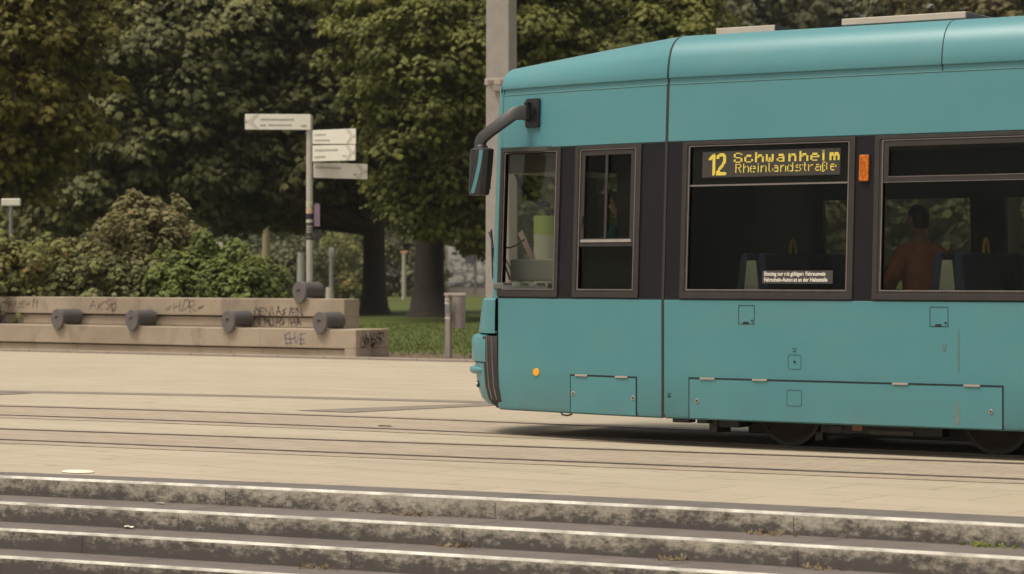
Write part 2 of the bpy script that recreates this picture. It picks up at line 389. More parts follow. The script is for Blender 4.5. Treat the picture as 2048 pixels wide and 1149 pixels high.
# ------------------------------------------------------------------ leaves (many small faces)
def leaf_mat(name, c1, c2, c3=None, trans=.25, rough=.6):
    m = bpy.data.materials.new(name); m.use_nodes = True; n = m.node_tree.nodes; l = m.node_tree.links
    b = n['Principled BSDF']; b.inputs['Roughness'].default_value = rough; b.inputs['Specular IOR Level'].default_value = .22
    a = n.new('ShaderNodeAttribute'); a.attribute_name = 'tint'
    c = mixnode(n, l, a.outputs['Fac'], c1, c2)
    if c3:
        mr = n.new('ShaderNodeMapRange'); mr.inputs[1].default_value = .86; mr.inputs[2].default_value = .95; l.new(a.outputs['Fac'], mr.inputs[0])
        c = mixnode(n, l, mr.outputs[0], c, c3)
    l.new(c, b.inputs['Base Color'])
    t = n.new('ShaderNodeBsdfTranslucent'); l.new(c, t.inputs[0])
    x = n.new('ShaderNodeMixShader'); x.inputs[0].default_value = trans
    l.new(b.outputs[0], x.inputs[1]); l.new(t.outputs[0], x.inputs[2]); l.new(x.outputs[0], n['Material Output'].inputs[0])
    return m
def norm(a): return a / np.maximum(np.linalg.norm(a, axis=-1, keepdims=True), 1e-9)
def leaves(name, P, N, size, leaflets, spread, mt, parent, rng, tint, droop=.35, origin=None, wd=.2):
    """palmate leaves: every leaf a fan of folded leaflets; P positions, N leaf normals, tint per leaf"""
    k = len(P); N = norm(N)
    rv = norm(rng.normal(size=(k, 3))); T = norm(rv - (rv*N).sum(1, keepdims=True)*N); B = np.cross(N, T)
    sz = size*rng.uniform(.65, 1.25, (k, 1))
    V = []; tn = []
    for j in range(leaflets):
        a = (j - (leaflets-1)/2)*spread + rng.normal(0, .12, (k, 1))
        D = norm(np.cos(a)*T + np.sin(a)*B - droop*N*1.0); D[:, 2] -= droop*.7; D = norm(D)
        W = norm(np.cross(N, D)); L = sz*(1 - .28*abs(j-(leaflets-1)/2)/max(1, leaflets/2))
        nn = np.cross(D, W)
        p0 = P; p1 = P + D*L*.55 + W*L*wd - nn*L*.05; p2 = P + D*L; p2[:, 2] -= (L*.12)[:, 0]; p3 = P + D*L*.55 - W*L*wd - nn*L*.05
        V.append(np.stack([p0, p1, p2, p3], 1)); tn.append(tint)
    V = np.concatenate(V, 0); tn = np.concatenate(tn, 0)
    o0 = np.array(wloc(parent)) if parent is not None else np.zeros(3)
    V = V - o0; nf = len(V)
    me = bpy.data.meshes.new(name); me.vertices.add(nf*4); me.vertices.foreach_set('co', V.reshape(-1).astype(np.float32))
    me.loops.add(nf*4); me.loops.foreach_set('vertex_index', np.arange(nf*4, dtype=np.int32))
    me.polygons.add(nf); me.polygons.foreach_set('loop_start', np.arange(0, nf*4, 4, dtype=np.int32)); me.polygons.foreach_set('loop_total', np.full(nf, 4, dtype=np.int32))
    at_ = me.attributes.new('tint', 'FLOAT', 'FACE'); at_.data.foreach_set('value', np.clip(tn, 0, 1).astype(np.float32))
    me.update(calc_edges=True); me.materials.append(mt)
    o = bpy.data.objects.new(name, me); COL.objects.link(o)
    if parent is not None: o.parent = parent
    return o
def crown_points(blobs, nclump, per, rc, rng, flat=.45, core=.25, shell=(.72, 1.02)):
    """clumps over a set of ellipsoids, leaves over each clump's domed top, plus a sparse core"""
    wts = np.array([b[3]*b[5] + b[3]*b[4] for b in blobs]); wts = wts/wts.sum()
    P = []; N = []; T = []
    idx = rng.choice(len(blobs), nclump, p=wts)
    for i in idx:
        bx = blobs[i]; c = np.array(bx[:3]); r = np.array(bx[3:6])
        d = norm(rng.normal(size=3))
        if (d[0]*SN - d[1]*CS) < -.25 and rng.random() < .6: d[:2] *= -1          # fewer clumps on the side nobody sees
        q = c + d*r*rng.uniform(*shell); rr = rc*rng.uniform(.6, 1.35)
        k = int(per*rng.uniform(.6, 1.3)); dd = norm(rng.normal(size=(k, 3)) + d*.5 + np.array([0, 0, .45]))
        tilt = dd.copy(); off = dd*np.array([rr, rr, rr*flat])*rng.uniform(.6, 1.05, (k, 1)); off[:, 2] -= .25*(off[:, 0]**2 + off[:, 1]**2)/rr
        P.append(q + off); N.append(norm(dd*.7 + np.array([0, 0, .9]) + rng.normal(0, .17, (k, 3))))
        T.append(np.clip(rng.uniform(.15, .7) + rng.normal(0, .16, k), 0, 1))
    nc = int(nclump*per*core)
    idx = rng.choice(len(blobs), nc, p=wts); bb = np.array([b[:6] for b in blobs])[idx]
    dd = norm(rng.normal(size=(nc, 3)))*rng.uniform(.2, .8, (nc, 1))**.5
    P.append(bb[:, :3] + dd*bb[:, 3:6]); N.append(norm(rng.normal(size=(nc, 3)) + [0, 0, .8])); T.append(rng.uniform(0, .5, nc))
    return np.concatenate(P), np.concatenate(N), np.concatenate(T)

BARK = mat('bark', (.035, .027, .02), .9, .35, 10, .9, 14, stretch=(2, 2, .35))
def limb_tube(mb, p, q, r0, r1, wob, rnd, n=8):
    pts = []; rs = []
    for i in range(7):
        t = i/6; v = Vector(p).lerp(Vector(q), t) + Vector((rnd.uniform(-wob, wob), rnd.uniform(-wob, wob), 0))*math.sin(math.pi*t)
        pts.append(v); rs.append(r0 + (r1-r0)*t)
    mb.tube(pts, rs, n)
def tree(label, base, height, trunk_r, blobs, nclump, per, rc, leaf, mt, seed, group=None, leaflets=5, fork=None, core=.25, flat=.45, name='tree', droop=.35):
    base = Vector(base); t = empty(name, base, label, 'tree', group); rnd = random.Random(seed); rng = np.random.default_rng(seed)
    mb = MB(); fz = fork if fork else height*.35
    top = base + Vector((rnd.uniform(-.3, .3), rnd.uniform(-.3, .3), fz))
    pts = [base + Vector((0, 0, -.1)), base + Vector((0, 0, .25)), base + Vector((0, 0, .9)), base.lerp(top, .6), top]
    mb.tube(pts, [trunk_r*1.7, trunk_r*1.25, trunk_r*1.03, trunk_r*.93, trunk_r*.9], 14)
    for b in blobs[:9]:
        limb_tube(mb, top - Vector((0, 0, .2)), Vector(b[:3]), trunk_r*.5, .06, .5, rnd)
        for _ in range(3):
            e = Vector(b[:3]) + Vector((rnd.uniform(-1, 1)*b[3], rnd.uniform(-1, 1)*b[4], rnd.uniform(-.3, .9)*b[5]))*.8
            limb_tube(mb, Vector(b[:3]).lerp(top, .4), e, .09, .02, .3, rnd, 6)
    mb.build('trunk', BARK, t, smooth=True)
    P, N, T = crown_points(blobs, nclump, per, rc, rng, flat, core)
    leaves('crown', P, N, leaf, leaflets, .62, mt, t, rng, T, droop)
    return t
def blob(px, py, d, rx, ry, rz):
    p = at(px, py, d); return (p.x, p.y, p.z, rx, ry, rz)
L_DARK = leaf_mat('dark_chestnut_leaf', (.07, .076, .028), (.245, .235, .088), (.27, .25, .10), .3)
L_YEL = leaf_mat('yellow_green_leaf', (.10, .094, .02), (.27, .235, .05), (.28, .24, .07), .35)
L_OLIVE = leaf_mat('olive_leaf', (.085, .094, .022), (.265, .262, .062), (.27, .26, .08), .35)
L_FAR = leaf_mat('far_leaf', (.07, .074, .036), (.18, .17, .085), None, .25)
L_PALE = leaf_mat('pale_brown_leaf', (.11, .095, .042), (.25, .21, .09), (.36, .28, .15), .25)
L_HEDGE = leaf_mat('hedge_leaf', (.11, .12, .035), (.30, .28, .095), (.40, .25, .09), .35)
L_BRIGHT = leaf_mat('bright_shrub_leaf', (.09, .115, .025), (.21, .235, .06), None, .3)
L_RED = leaf_mat('reddish_shrub_leaf', (.12, .115, .045), (.33, .28, .125), (.42, .25, .15), .35)

def tbase(px, d): p = at(px, HOR, d); return (p.x, p.y, 0)
# the big dark chestnut on the left, its trunk the left one of the pair
tree('big dark green tree with the thinner of the two trunks, crown spreading left', tbase(748, 88), 17, .43,
     [blob(330, 150, 84, 4.2, 4, 3.4), blob(500, 40, 86, 4.5, 4.5, 3.4), blob(600, 220, 86, 3.6, 3.5, 2.8), blob(300, 330, 83, 3.2, 3, 2.3), blob(480, 330, 85, 3.6, 3, 2.2),
      blob(700, 60, 90, 4, 4, 3.5), blob(720, 330, 90, 3.2, 3, 1.7), blob(200, 60, 86, 4, 4, 3.6), blob(180, 400, 86, 3.0, 2.6, 1.4), blob(620, 395, 91, 3.4, 3, 1.0)],
     720, 100, 1.1, .27, L_DARK, 11, fork=3.2, core=.35, group='trees along the lawn')
tree('olive green tree with the thicker trunk, leaves hanging low beside the tram', tbase(857, 82), 17, .52,
     [blob(850, 130, 74, 2.4, 2.6, 2.9), blob(900, 260, 74, 2.0, 2.2, 2.2), blob(960, 60, 76, 3.0, 3, 3), blob(860, 390, 75, 1.3, 1.8, 1.1), blob(960, 400, 75, 1.8, 2, 1.5), blob(1120, 70, 78, 3.4, 3.4, 2.6),
      blob(1260, 60, 80, 3.2, 3.2, 2.2), blob(1080, 250, 78, 3.4, 3, 2.6), blob(780, 60, 76, 1.7, 2, 1.6), blob(900, -60, 78, 4.4, 4, 2.4), blob(1050, 450, 80, 2.6, 2, 1.1)],
     700, 105, .85, .19, L_OLIVE, 12, fork=3.4, core=.35, group='trees along the lawn')
tree('yellowish green tree cut off by the left edge of the photo', tbase(-60, 68), 14, .35,
     [blob(40, 60, 64, 2.2, 2.4, 2.6), blob(90, 180, 64, 1.5, 2, 1.7), blob(0, 290, 65, 1.9, 2, 1.3), blob(-60, 150, 66, 2.4, 2.4, 3), blob(60, 320, 66, 1.0, 1.3, .8), blob(120, 40, 66, 1.3, 1.6, 1.4)],
     280, 80, .75, .22, L_YEL, 13, fork=3, core=.35, group='trees along the lawn')
tree('hazy dull green tree over the tram roof, to the left of its boxes', tbase(1500, 120), 20, .4,
     [blob(1450, 40, 118, 6, 5, 4), blob(1650, 20, 120, 5.5, 5, 4), blob(1560, -90, 120, 6, 5, 4), blob(1500, 200, 122, 6.5, 5, 5)], 200, 46, 1.1, .36, L_FAR, 14, fork=5, core=.3, group='trees along the lawn')
tree('paler yellowish tree over the right end of the tram roof with dark branches showing', tbase(2020, 100), 18, .4,
     [blob(1960, 30, 100, 4.0, 4, 2.6), blob(2120, 10, 100, 4.5, 4, 3.5), blob(2040, -90, 100, 4.5, 4, 3), blob(1880, -40, 102, 3.5, 3, 2.2), blob(2010, 200, 104, 5, 4, 3.5)], 150, 44, .95, .3, L_PALE, 15, fork=4, core=.2, group='trees along the lawn')

# far wood closing the view (one mass)
rng = np.random.default_rng(5)
bl = [blob(-260 + 130*i + 40*math.sin(i*2.1), 120 + 60*math.sin(i*1.7), 205 + 12*math.sin(i), 9, 7, 15) for i in range(22)]
bl += [blob(-260 + 110*i, 470 + 18*math.sin(i*2.3), 190 + 8*math.cos(i), 6, 5, 4.2) for i in range(26)]
P, N, T = crown_points(bl, 1500, 30, 2.1, rng, .5, .5)
wood = leaves('distant_wood', P, N, .8, 4, .7, L_FAR, None, rng, T, .35, wd=.3)
tag(wood, kind='stuff')
# understorey bushes at the far edge of the lawn
def bush(label, blobs, n, per, rc, leaf, mt, seed, group, name='bush', leaflets=4, droop=.25, core=.3, base=None):
    rnd = random.Random(seed); rng = np.random.default_rng(seed)
    bx = blobs[0]; t = empty(name, (bx[0], bx[1], 0), label, 'bush', group)
    for b in blobs:
        mb = MB()
        for _ in range(5):
            e = Vector(b[:3]) + Vector((rnd.uniform(-.7, .7)*b[3], rnd.uniform(-.7, .7)*b[4], rnd.uniform(-.2, .7)*b[5]))
            limb_tube(mb, (b[0]+rnd.uniform(-.3, .3), b[1]+rnd.uniform(-.3, .3), 0), e, .03, .01, .12, rnd, 5)
        mb.build('stem', BARK, t)
    P, N, T = crown_points(blobs, n, per, rc, rng, .75, core, (.6, 1.22)); keep = P[:, 2] > .02
    leaves('foliage', P[keep], N[keep], leaf, leaflets, .7, mt, t, rng, T[keep], droop, wd=.24)
    return t
G2 = 'bushes at the far side of the lawn'
bush('dark olive bush far behind the white signpost', [blob(600, 545, 120, 2.2, 2, 1.7), blob(540, 520, 122, 2.4, 2, 2.2)], 60, 40, .7, .24, L_FAR, 21, G2)
bush('yellowish bush far behind, left of the thinner trunk', [blob(690, 530, 128, 2.0, 2, 2.0), blob(655, 560, 126, 1.7, 2, 1.4)], 50, 40, .65, .24, L_HEDGE, 22, G2)
bush('dull green bush seen between the two trunks', [blob(795, 540, 150, 2.6, 2, 2.3), blob(760, 500, 152, 3, 2, 3.2)], 60, 40, .8, .3, L_FAR, 23, G2)
bush('brownish bush low behind the poster boards', [blob(910, 500, 176, 4.6, 2, 4.2), blob(990, 520, 176, 3.6, 2, 3.6)], 60, 40, .9, .34, L_PALE, 24, G2)

# shrubs behind the concrete bench
G3 = 'shrubs behind the concrete bench'
bush('green shrub with some yellow leaves at the left edge behind the bench', [blob(-90, 560, 50, 1.3, .8, .9), blob(30, 555, 49, 1.1, .8, .82), blob(110, 560, 50, 1.0, .8, .8)], 150, 60, .3, .12, L_HEDGE, 31, G3)
bush('tall reddish brown shrub behind the middle of the bench', [blob(215, 530, 50, .9, .8, 1.0), blob(295, 505, 50.5, .95, .8, 1.0), blob(362, 522, 51, .75, .8, .95), blob(240, 500, 52, .7, .6, .85), blob(330, 448, 51, .35, .4, .42)], 180, 60, .28, .11, L_RED, 32, G3)
bush('dark green shrub low in front of the reddish one', [blob(190, 578, 48.5, 1.0, .6, .55), blob(270, 580, 48.5, .8, .6, .5)], 80, 55, .25, .12, L_DARK, 33, G3)
bush('bright yellow green shrub behind the bench, left of the signpost', [blob(410, 558, 49, .9, .7, .75), blob(485, 568, 48.5, .72, .6, .62), blob(360, 580, 48, .6, .6, .5), blob(530, 590, 48.5, .32, .5, .34)], 160, 60, .26, .11, L_BRIGHT, 34, G3)

# grass blades on the lawn nearest the camera
rng = np.random.default_rng(3)
n = 26000; X = rng.uniform(-42, -15, n); Y = 35.4 + rng.uniform(0, 1, n)**1.5*26
keep = rng.random(n) < np.clip((Y-35.3)/3.5, .12, 1); X = X[keep]; Y = Y[keep]; n = len(X)
P = np.stack([X, Y, np.zeros(n)], 1); N = norm(rng.normal(size=(n, 3))*np.array([1, 1, .1]))
D = rng.normal(size=(n, 3))*.35; D[:, 2] = 1; D = norm(D)*rng.uniform(.03, .075, (n, 1)); W = norm(np.cross(D, N))*.012
V = np.stack([P-W, P+W, P+D+W*.2, P+D-W*.2], 1).reshape(-1)
me = bpy.data.meshes.new('grass'); me.vertices.add(n*4); me.vertices.foreach_set('co', V.astype(np.float32))
me.loops.add(n*4); me.loops.foreach_set('vertex_index', np.arange(n*4, dtype=np.int32)); me.polygons.add(n)
me.polygons.foreach_set('loop_start', np.arange(0, n*4, 4, dtype=np.int32)); me.polygons.foreach_set('loop_total', np.full(n, 4, dtype=np.int32))
a_ = me.attributes.new('tint', 'FLOAT', 'FACE'); a_.data.foreach_set('value', rng.uniform(0, .8, n).astype(np.float32))
me.update(calc_edges=True); me.materials.append(leaf_mat('grass_blade', (.06, .085, .015), (.14, .16, .03)))
go = bpy.data.objects.new('grass', me); COL.objects.link(go); tag(go, kind='stuff')

# ------------------------------------------------------------------ concrete bench with skate stops
def conc_mat():
    m, n, l, b, v = newmat('bench_concrete', .8, .3)
    a = noise(n, l, v, 1.1, 6, .6, .35, .65, (.7, 1, 1)); c = mixnode(n, l, a, (.27, .215, .155), (.36, .29, .215))
    s = noise(n, l, v, 2.0, 6, .65, .56, .66, (1.0, 1, .35)); q = n.new('ShaderNodeMath'); q.operation = 'MULTIPLY'; q.inputs[1].default_value = .55; l.new(s, q.inputs[0])
    c = mixnode(n, l, q.outputs[0], c, (.17, .13, .105)); l.new(c, b.inputs['Base Color'])
    z = n.new('ShaderNodeTexNoise'); z.inputs['Scale'].default_value = 35; l.new(v, z.inputs[0])
    bp = n.new('ShaderNodeBump'); bp.inputs['Strength'].default_value = .25; bp.inputs['Distance'].default_value = .01; l.new(z.outputs[0], bp.inputs['Height']); l.new(bp.outputs[0], b.inputs['Normal'])
    return m
CONC = conc_mat(); PAINT = mat('graffiti_ink', (.10, .075, .065), .7, .4, 14, col2=(.25, .195, .15)); PAINTF = mat('faded_graffiti', (.20, .13, .11), .7, .15, 6); PAINTB = mat('blue_graffiti', (.17, .16, .2), .7, .1, 6)
FRONT = 34.55; XE = -25.7; XL = -48.0
bench = empty('bench', (-30, 35, 0), 'long two-tier concrete bench with dark slots and graffiti, ending at the lawn', 'bench')
g = MB(); g.box(XL, XE, FRONT, FRONT+1.0, .155, .49); g.build('seat', CONC, bench, bevel=.012)
g = MB(); g.box(XL, XE-.25, FRONT+.05, FRONT+.99, 0, .132); g.box(XE-.25, XE-.001, FRONT+.001, FRONT+.999, 0, .1548); g.build('base', CONC, bench, bevel=.006)
g = MB(); g.box(XL, XE-.26, FRONT+.12, FRONT+.9, .132, .155); g.build('slot', INTD, bench)
UF = FRONT + .55; XU = -26.37
g = MB(); g.box(XL, XU, UF, UF+.45, .70, 1.02); g.build('backrest', CONC, bench, bevel=.012)
g = MB(); g.box(XL, XU-.3, UF+.05, UF+.44, .5, .675); g.box(XU-.3, XU-.001, UF+.001, UF+.449, .492, .6998); g.build('backrest_base', CONC, bench, bevel=.006)
g = MB(); g.box(XL, XU-.31, UF+.12, UF+.4, .675, .70); g.build('backrest_slot', INTD, bench)
# graffiti strokes
GL = {'H': [[(0,0),(0,1)],[(1,0),(1,1)],[(0,.5),(1,.5)]], 'O': [[(.2,0),(0,.3),(0,.7),(.3,1),(.8,1),(1,.6),(.9,.2),(.5,0),(.2,0)]], 'D': [[(0,0),(.1,1),(.7,.9),(1,.5),(.6,.1),(0,0)]],
      'E': [[(1,0),(0,0),(0,1),(1,1)],[(0,.5),(.8,.5)]], 'N': [[(0,0),(0,1),(1,0),(1,1)]], 'I': [[(.5,0),(.5,1)]], 'A': [[(0,0),(.5,1),(1,0)],[(.2,.4),(.8,.4)]],
      'S': [[(1,.9),(.4,1),(0,.75),(.9,.35),(.6,0),(0,.1)]], 'K': [[(0,0),(0,1)],[(1,1),(0,.45),(1,0)]], 'R': [[(0,0),(0,1),(.8,.9),(.8,.6),(0,.5),(1,0)]], 'M': [[(0,0),(.1,1),(.5,.3),(.9,1),(1,0)]],
      '1': [[(.2,.7),(.6,1),(.6,0)]], 'U': [[(0,1),(0,.2),(.4,0),(.9,.1),(1,1)]], 'P': [[(0,0),(0,1),(.9,.9),(.8,.5),(0,.45)]], '-': [[(0,.5),(1,.55)],[(0,.35),(.8,.38)]]}
def stroke_word(mb, word, p, dx, hz, wl, gap, wd, rnd, slant=.15, n_=(0, -1, 0)):
    """ribbons a few mm proud of the wall, dx the unit vector along it"""
    dx = Vector(dx); off = Vector(n_)*.003; x = 0
    for ch in word:
        sc = rnd.uniform(.75, 1.25); dz = rnd.uniform(-.15, .15)*hz; tw = rnd.uniform(-.35, .35)
        for sline in GL.get(ch, []):
            pts = [Vector(p) + dx*(x + (a*sc + (slant + tw)*b)*wl + rnd.uniform(-.09, .09)*wl) + Vector((0, 0, dz + (b*sc + .12*a)*hz*rnd.uniform(.85, 1.12))) for a, b in sline]
            for i in range(len(pts)-1):
                d = (pts[i+1]-pts[i]).normalized(); s = d.cross(Vector(n_)).normalized()*wd/2*rnd.uniform(.7, 1.3)
                mb.add([pts[i]-s-d*wd*.4+off, pts[i]+s-d*wd*.4+off, pts[i+1]+s+d*wd*.4+off, pts[i+1]-s+d*wd*.4+off], [(0,1,2,3)])
        x += wl*(1+gap)
def bx_at(px, Y): k = (px-1024)/FPX; d = Y/(CS + k*SN); return d*(k*CS - SN)
rnd = random.Random(12)
g = MB(); stroke_word(g, 'UNKAPASE-11', (bx_at(-15, UF), UF, .79), (1,0,0), .14, .085, .35, .02, rnd); g.build('graffiti', PAINT, bench)
g = MB(); stroke_word(g, '-HDR-', (bx_at(332, UF), UF, .76), (1,0,0), .21, .15, .3, .02, rnd); g.build('graffiti', PAINT, bench)
g = MB(); stroke_word(g, 'AKSO', (bx_at(180, UF), UF, .78), (1,0,0), .18, .15, .25, .024, rnd); g.build('graffiti', PAINTF, bench)
g = MB(); stroke_word(g, 'OENIASIEN', (bx_at(510, UF), UF, .71), (1,0,0), .13, .1, .25, .03, rnd, 0); stroke_word(g, 'NIMUASIHA', (bx_at(508, UF+.05), UF+.05, .53), (1,0,0), .12, .1, .25, .028, rnd, 0); g.build('graffiti', PAINT, bench)
g = MB(); stroke_word(g, 'EHIE', (bx_at(572, FRONT), FRONT, .24), (1,0,0), .14, .09, .2, .025, rnd, 0); g.build('graffiti', PAINTB, bench)
g = MB()
for q in range(9):
    stroke_word(g, rnd.choice('SRNOAM') , (XE, FRONT + .15 + .07*q, .13 + rnd.uniform(0, .12)), (0,1,0), .2, .14, .2, .025, rnd, .1, (1,0,0))
g.build('graffiti', PAINT, bench)
for xx in (bx_at(60, FRONT), bx_at(275, FRONT), bx_at(520, FRONT)):
    g = MB(); g.box(xx, xx+.005, FRONT-.001, FRONT+.01, .16, .485); g.build('joint', mat('soft_joint', (.15, .12, .09), .8, .1), bench)

STOPM = mat('grey_rubber_stop', (.075, .065, .062), .8, .12, 9, .2, 60); STOPF = mat('grey_stop_face', (.11, .096, .09), .75, .1, 9)
def stop(px, Yf, seat_z, label):
    X = bx_at(px, Yf); r = .165
    t = empty('skate_stop', (X, Yf, seat_z), label, 'skate stop', 'grey rubber stops on the bench')
    cz = seat_z + r*.86
    out = []
    for i in range(28):
        a = math.radians(-50 + 280*i/27); out.append((r*math.cos(a), r*math.sin(a)))
    body = [(X+x, Yf-.02, cz+max(z, -r*.84)) for x, z in out]
    g = MB(); g.prism(body, (0, .50, 0)); g.build('body', STOPM, t, smooth=True, bevel=.01)
    face = []
    for i in range(32):
        a = 2*math.pi*i/32; sn, cs = math.sin(a), math.cos(a)
        face.append((X + .158*cs*(1 if sn > 0 else 1-.2*sn*sn) , Yf-.075, cz + (.172*sn if sn > 0 else .235*sn)))
    g = MB(); g.prism(face, (0, .054, 0)); fo = g.build('front_plate', STOPF, t, smooth=False, bevel=.012)
    g = MB(); g.tube([(X-.045, Yf-.0785, cz+.01), (X+.02, Yf-.0785, cz+.022)], .012, 6); g.build('bolt_recess', INTD, fo)
    return t
for px, lab in ((-42, 'grey rubber stop on the bench seat, cut off by the left edge of the photo'), (119, 'grey rubber stop on the bench seat under the left graffiti word'),
                (268, 'grey rubber stop on the bench seat, second complete one from the left'), (461, 'grey rubber stop on the bench seat, right of the large faded tag'),
                (644, 'grey rubber stop on the bench seat nearest its right end')):
    stop(px, FRONT, .49, lab)
stop(603, UF, 1.02, 'grey rubber stop up on the top edge of the bench, at the signpost foot')

# ------------------------------------------------------------------ signpost
SIGNW = mat('sign_white', (.68, .65, .56), .5, .04, 3); SIGNG = mat('sign_grey', (.66, .61, .54), .5, .05, 3)
SIGNT = mat('sign_grey_print', (.24, .22, .18), .6, .1, 20); POLE = mat('pole_paint', (.42, .38, .33), .5, .1, 6)
sp = at(619, HOR, 47); post = empty('signpost', (sp.x, sp.y, 0), 'white pedestrian signpost with four boards and stickers on its pole behind the bench', 'signpost')
topz = at(619, 231, 47).z
g = MB(); g.tube([(sp.x, sp.y, 0), (sp.x, sp.y, topz)], .062, 16); g.build('pole', POLE, post, smooth=True)
RV = Vector((CS, SN, 0)); FV = Vector((SN, -CS, 0))          # right and toward the camera
def signboard(x0, x1, ya0, ya1, yb0, yb1, tip, mt, words, skew, label):
    """board between pixel columns x0,x1; ya at left edge (top,bottom), yb at right edge"""
    d = 46.9
    a0, a1, b0, b1 = at(x0, ya0, d), at(x0, ya1, d), at(x1, yb0, d - skew), at(x1, yb1, d - skew)
    n_ = (b0-a0).cross(a1-a0).normalized()
    if n_.dot(FV) < 0: n_ = -n_
    g = MB(); g.prism([a0, b0, b1, a1], -n_*.03); o = g.build('sign_board', mt, post, bevel=.004, label=label)
    def P(u, v): return (a0.lerp(b0, u)).lerp(a1.lerp(b1, u), v) + n_*.003
    # chevron arrow line and end mark
    tt = MB()
    e = 0.0 if tip < 0 else 1.0; s = 1 if tip < 0 else -1
    for (u0, v0, u1, v1, w_) in ((.20, .04, .10, .5, .012), (.10, .5, .20, .96, .012), (.155, .04, .05, .5, .008), (.05, .5, .155, .96, .008)):
        p, q = P(e+s*u0, v0), P(e+s*u1, v1); dd = (q-p).normalized(); sd_ = dd.cross(n_).normalized()*w_
        tt.add([p-sd_, p+sd_, q+sd_, q-sd_], [(0,1,2,3)])
    tt.build('arrow_mark', mat('sign_soft_print', (.42, .40, .33), .6, .05, 9), o)
    tt = MB(); p = P(e+s*.012, .5); h = (a1-a0)*.16; hx = (b0-a0)*.018*s
    tt.add([p-h*.9, p+hx*1.6, p+h*.9], [(0,1,2)]); tt.build('arrow_tip', SIGNT, o)
    rn = random.Random(int(x0)); wm = MB(); L = (b0-a0).length
    for (u0, u1, vm) in words:                                 # rows of tiny illegible letters
        u = u0
        while u < u1:
            wdt = rn.uniform(.35, .8)*.034/L*1.5; hgt = rn.choice((.07, .07, .1))
            for (du, dv0, dv1) in ((0, -hgt, .07), (wdt*.7, -.05, .07)):
                p = P(u+du, vm+dv0); q = P(u+du+.010/L, vm+dv1)
                ph = P(u+du+.010/L, vm+dv0); qh = P(u+du, vm+dv1); wm.add([p, ph, q, qh], [(0,1,2,3)])
            p = P(u, vm-.05); ph = P(u+wdt*.8, vm-.05); q = P(u+wdt*.8, vm-.015); qh = P(u, vm-.015); wm.add([p, ph, q, qh], [(0,1,2,3)])
            u += wdt + .012/L
    wm.build('lettering', SIGNT, o); return o
signboard(490, 621, 228.5, 259.5, 229, 260, -1, SIGNW, ((.24, .72, .36), (.23, .31, .74), (.36, .72, .72), (.86, .92, .76)), 0, 'top board pointing left with two lines of print')
signboard(625, 711, 261, 288.5, 257.5, 288.5, 1, SIGNW, ((.05, .28, .35), (.06, .38, .75)), .5, 'short board pointing right, upper one')
signboard(625, 710, 291.5, 323.5, 290, 321, 1, SIGNW, ((.06, .60, .32), (.06, .28, .74), (.72, .79, .72)), .5, 'short board pointing right with one long line of print')
signboard(628, 735, 325.5, 356, 329, 359, 1, SIGNG, ((.03, .48, .32), (.74, .80, .72)), -.4, 'lowest board, greyer and longer')
# stickers round the pole
def ring_sticker(py0, py1, col, nm):
    z0 = at(619, py1, 47).z; z1 = at(619, py0, 47).z
    g = MB(); g.tube([(sp.x, sp.y, z0), (sp.x, sp.y, z1)], .065, 16); g.build('sticker', mat(nm, col, .6, .25, 20), post, smooth=True)
for a in ((403, 414, (.5, .47, .3), 'sticker_cream'), (417, 427, (.55, .38, .25), 'sticker_orange'), (428, 439, (.02, .02, .025), 'sticker_black'), (441, 445, (.55, .5, .4), 'sticker_white'),
          (446, 452, (.06, .05, .045), 'sticker_dark'), (455, 457.5, (.1, .08, .07), 'sticker_dark2'), (459, 464, (.18, .15, .14), 'sticker_grey'), (466, 474, (.05, .04, .045), 'sticker_dark3'), (475.5, 480, (.04, .03, .03), 'sticker_dark4')):
    ring_sticker(*a)
p = at(634, 407, 46.9); q = at(634, 453, 46.9)
g = MB(); o_ = []
for i in range(11): a = math.pi*i/10; o_.append(p + RV*.055*math.cos(a) + Vector((0, 0, .055*math.sin(a)-.05)))
o_ += [q - RV*.055, q + RV*.055]
g.prism(o_, FV*.02); g.build('purple_flyer', mat('purple_flyer', (.13, .10, .18), .6, .4, 9, col2=(.28, .18, .19)), post)
g = MB(); c = at(634, 470, 46.9); g.obox(c, RV*.05, FV*.01, (0,0,.1)); g.build('black_flyer', mat('black_flyer', (.02, .018, .02), .6, .4, 9), post)

# ------------------------------------------------------------------ litter bin on its post
bp = gnd(897, 716); litter = empty('litter_bin', (bp.x, bp.y, 0), 'grey litter bin hung from a stickered steel post beside the lawn', 'litter bin')
GREYM = mat('galvanised_grey', (.25, .21, .19), .5, .12, 9, .1, 40)
dB = 42.9
g = MB(); g.box(bp.x-.05, bp.x+.05, bp.y-.035, bp.y+.035, 0, at(897, 589, dB).z); g.build('post', GREYM, litter, bevel=.008)
c0 = at(889, 589, dB); c1 = at(931, 589, dB)
g = MB(); g.obox((c0+c1)/2 + FV*.02, RV*.19, FV*.05, (0, 0, .022)); g.build('hanger_arm', mat('bin_light_grey', (.42, .36, .31), .5, .1, 9), litter, bevel=.006)
b0 = at(918, 592, dB+.2); b1 = at(918, 657, dB+.2)
g = MB(); g.tube([b1, b1 + Vector((0,0,.02)), b0], [.105, .11, .112], 24); bo = g.build('bin_body', mat('bin_body_grey', (.30, .26, .245), .55, .15, 7), litter, smooth=True)
g = MB(); g.tube([b0 - Vector((0,0,.0)), b0 + Vector((0,0,.02))], [.118, .118], 24); g.build('bin_rim', mat('bin_light_grey', (.4,.4,.4)), bo, smooth=True)
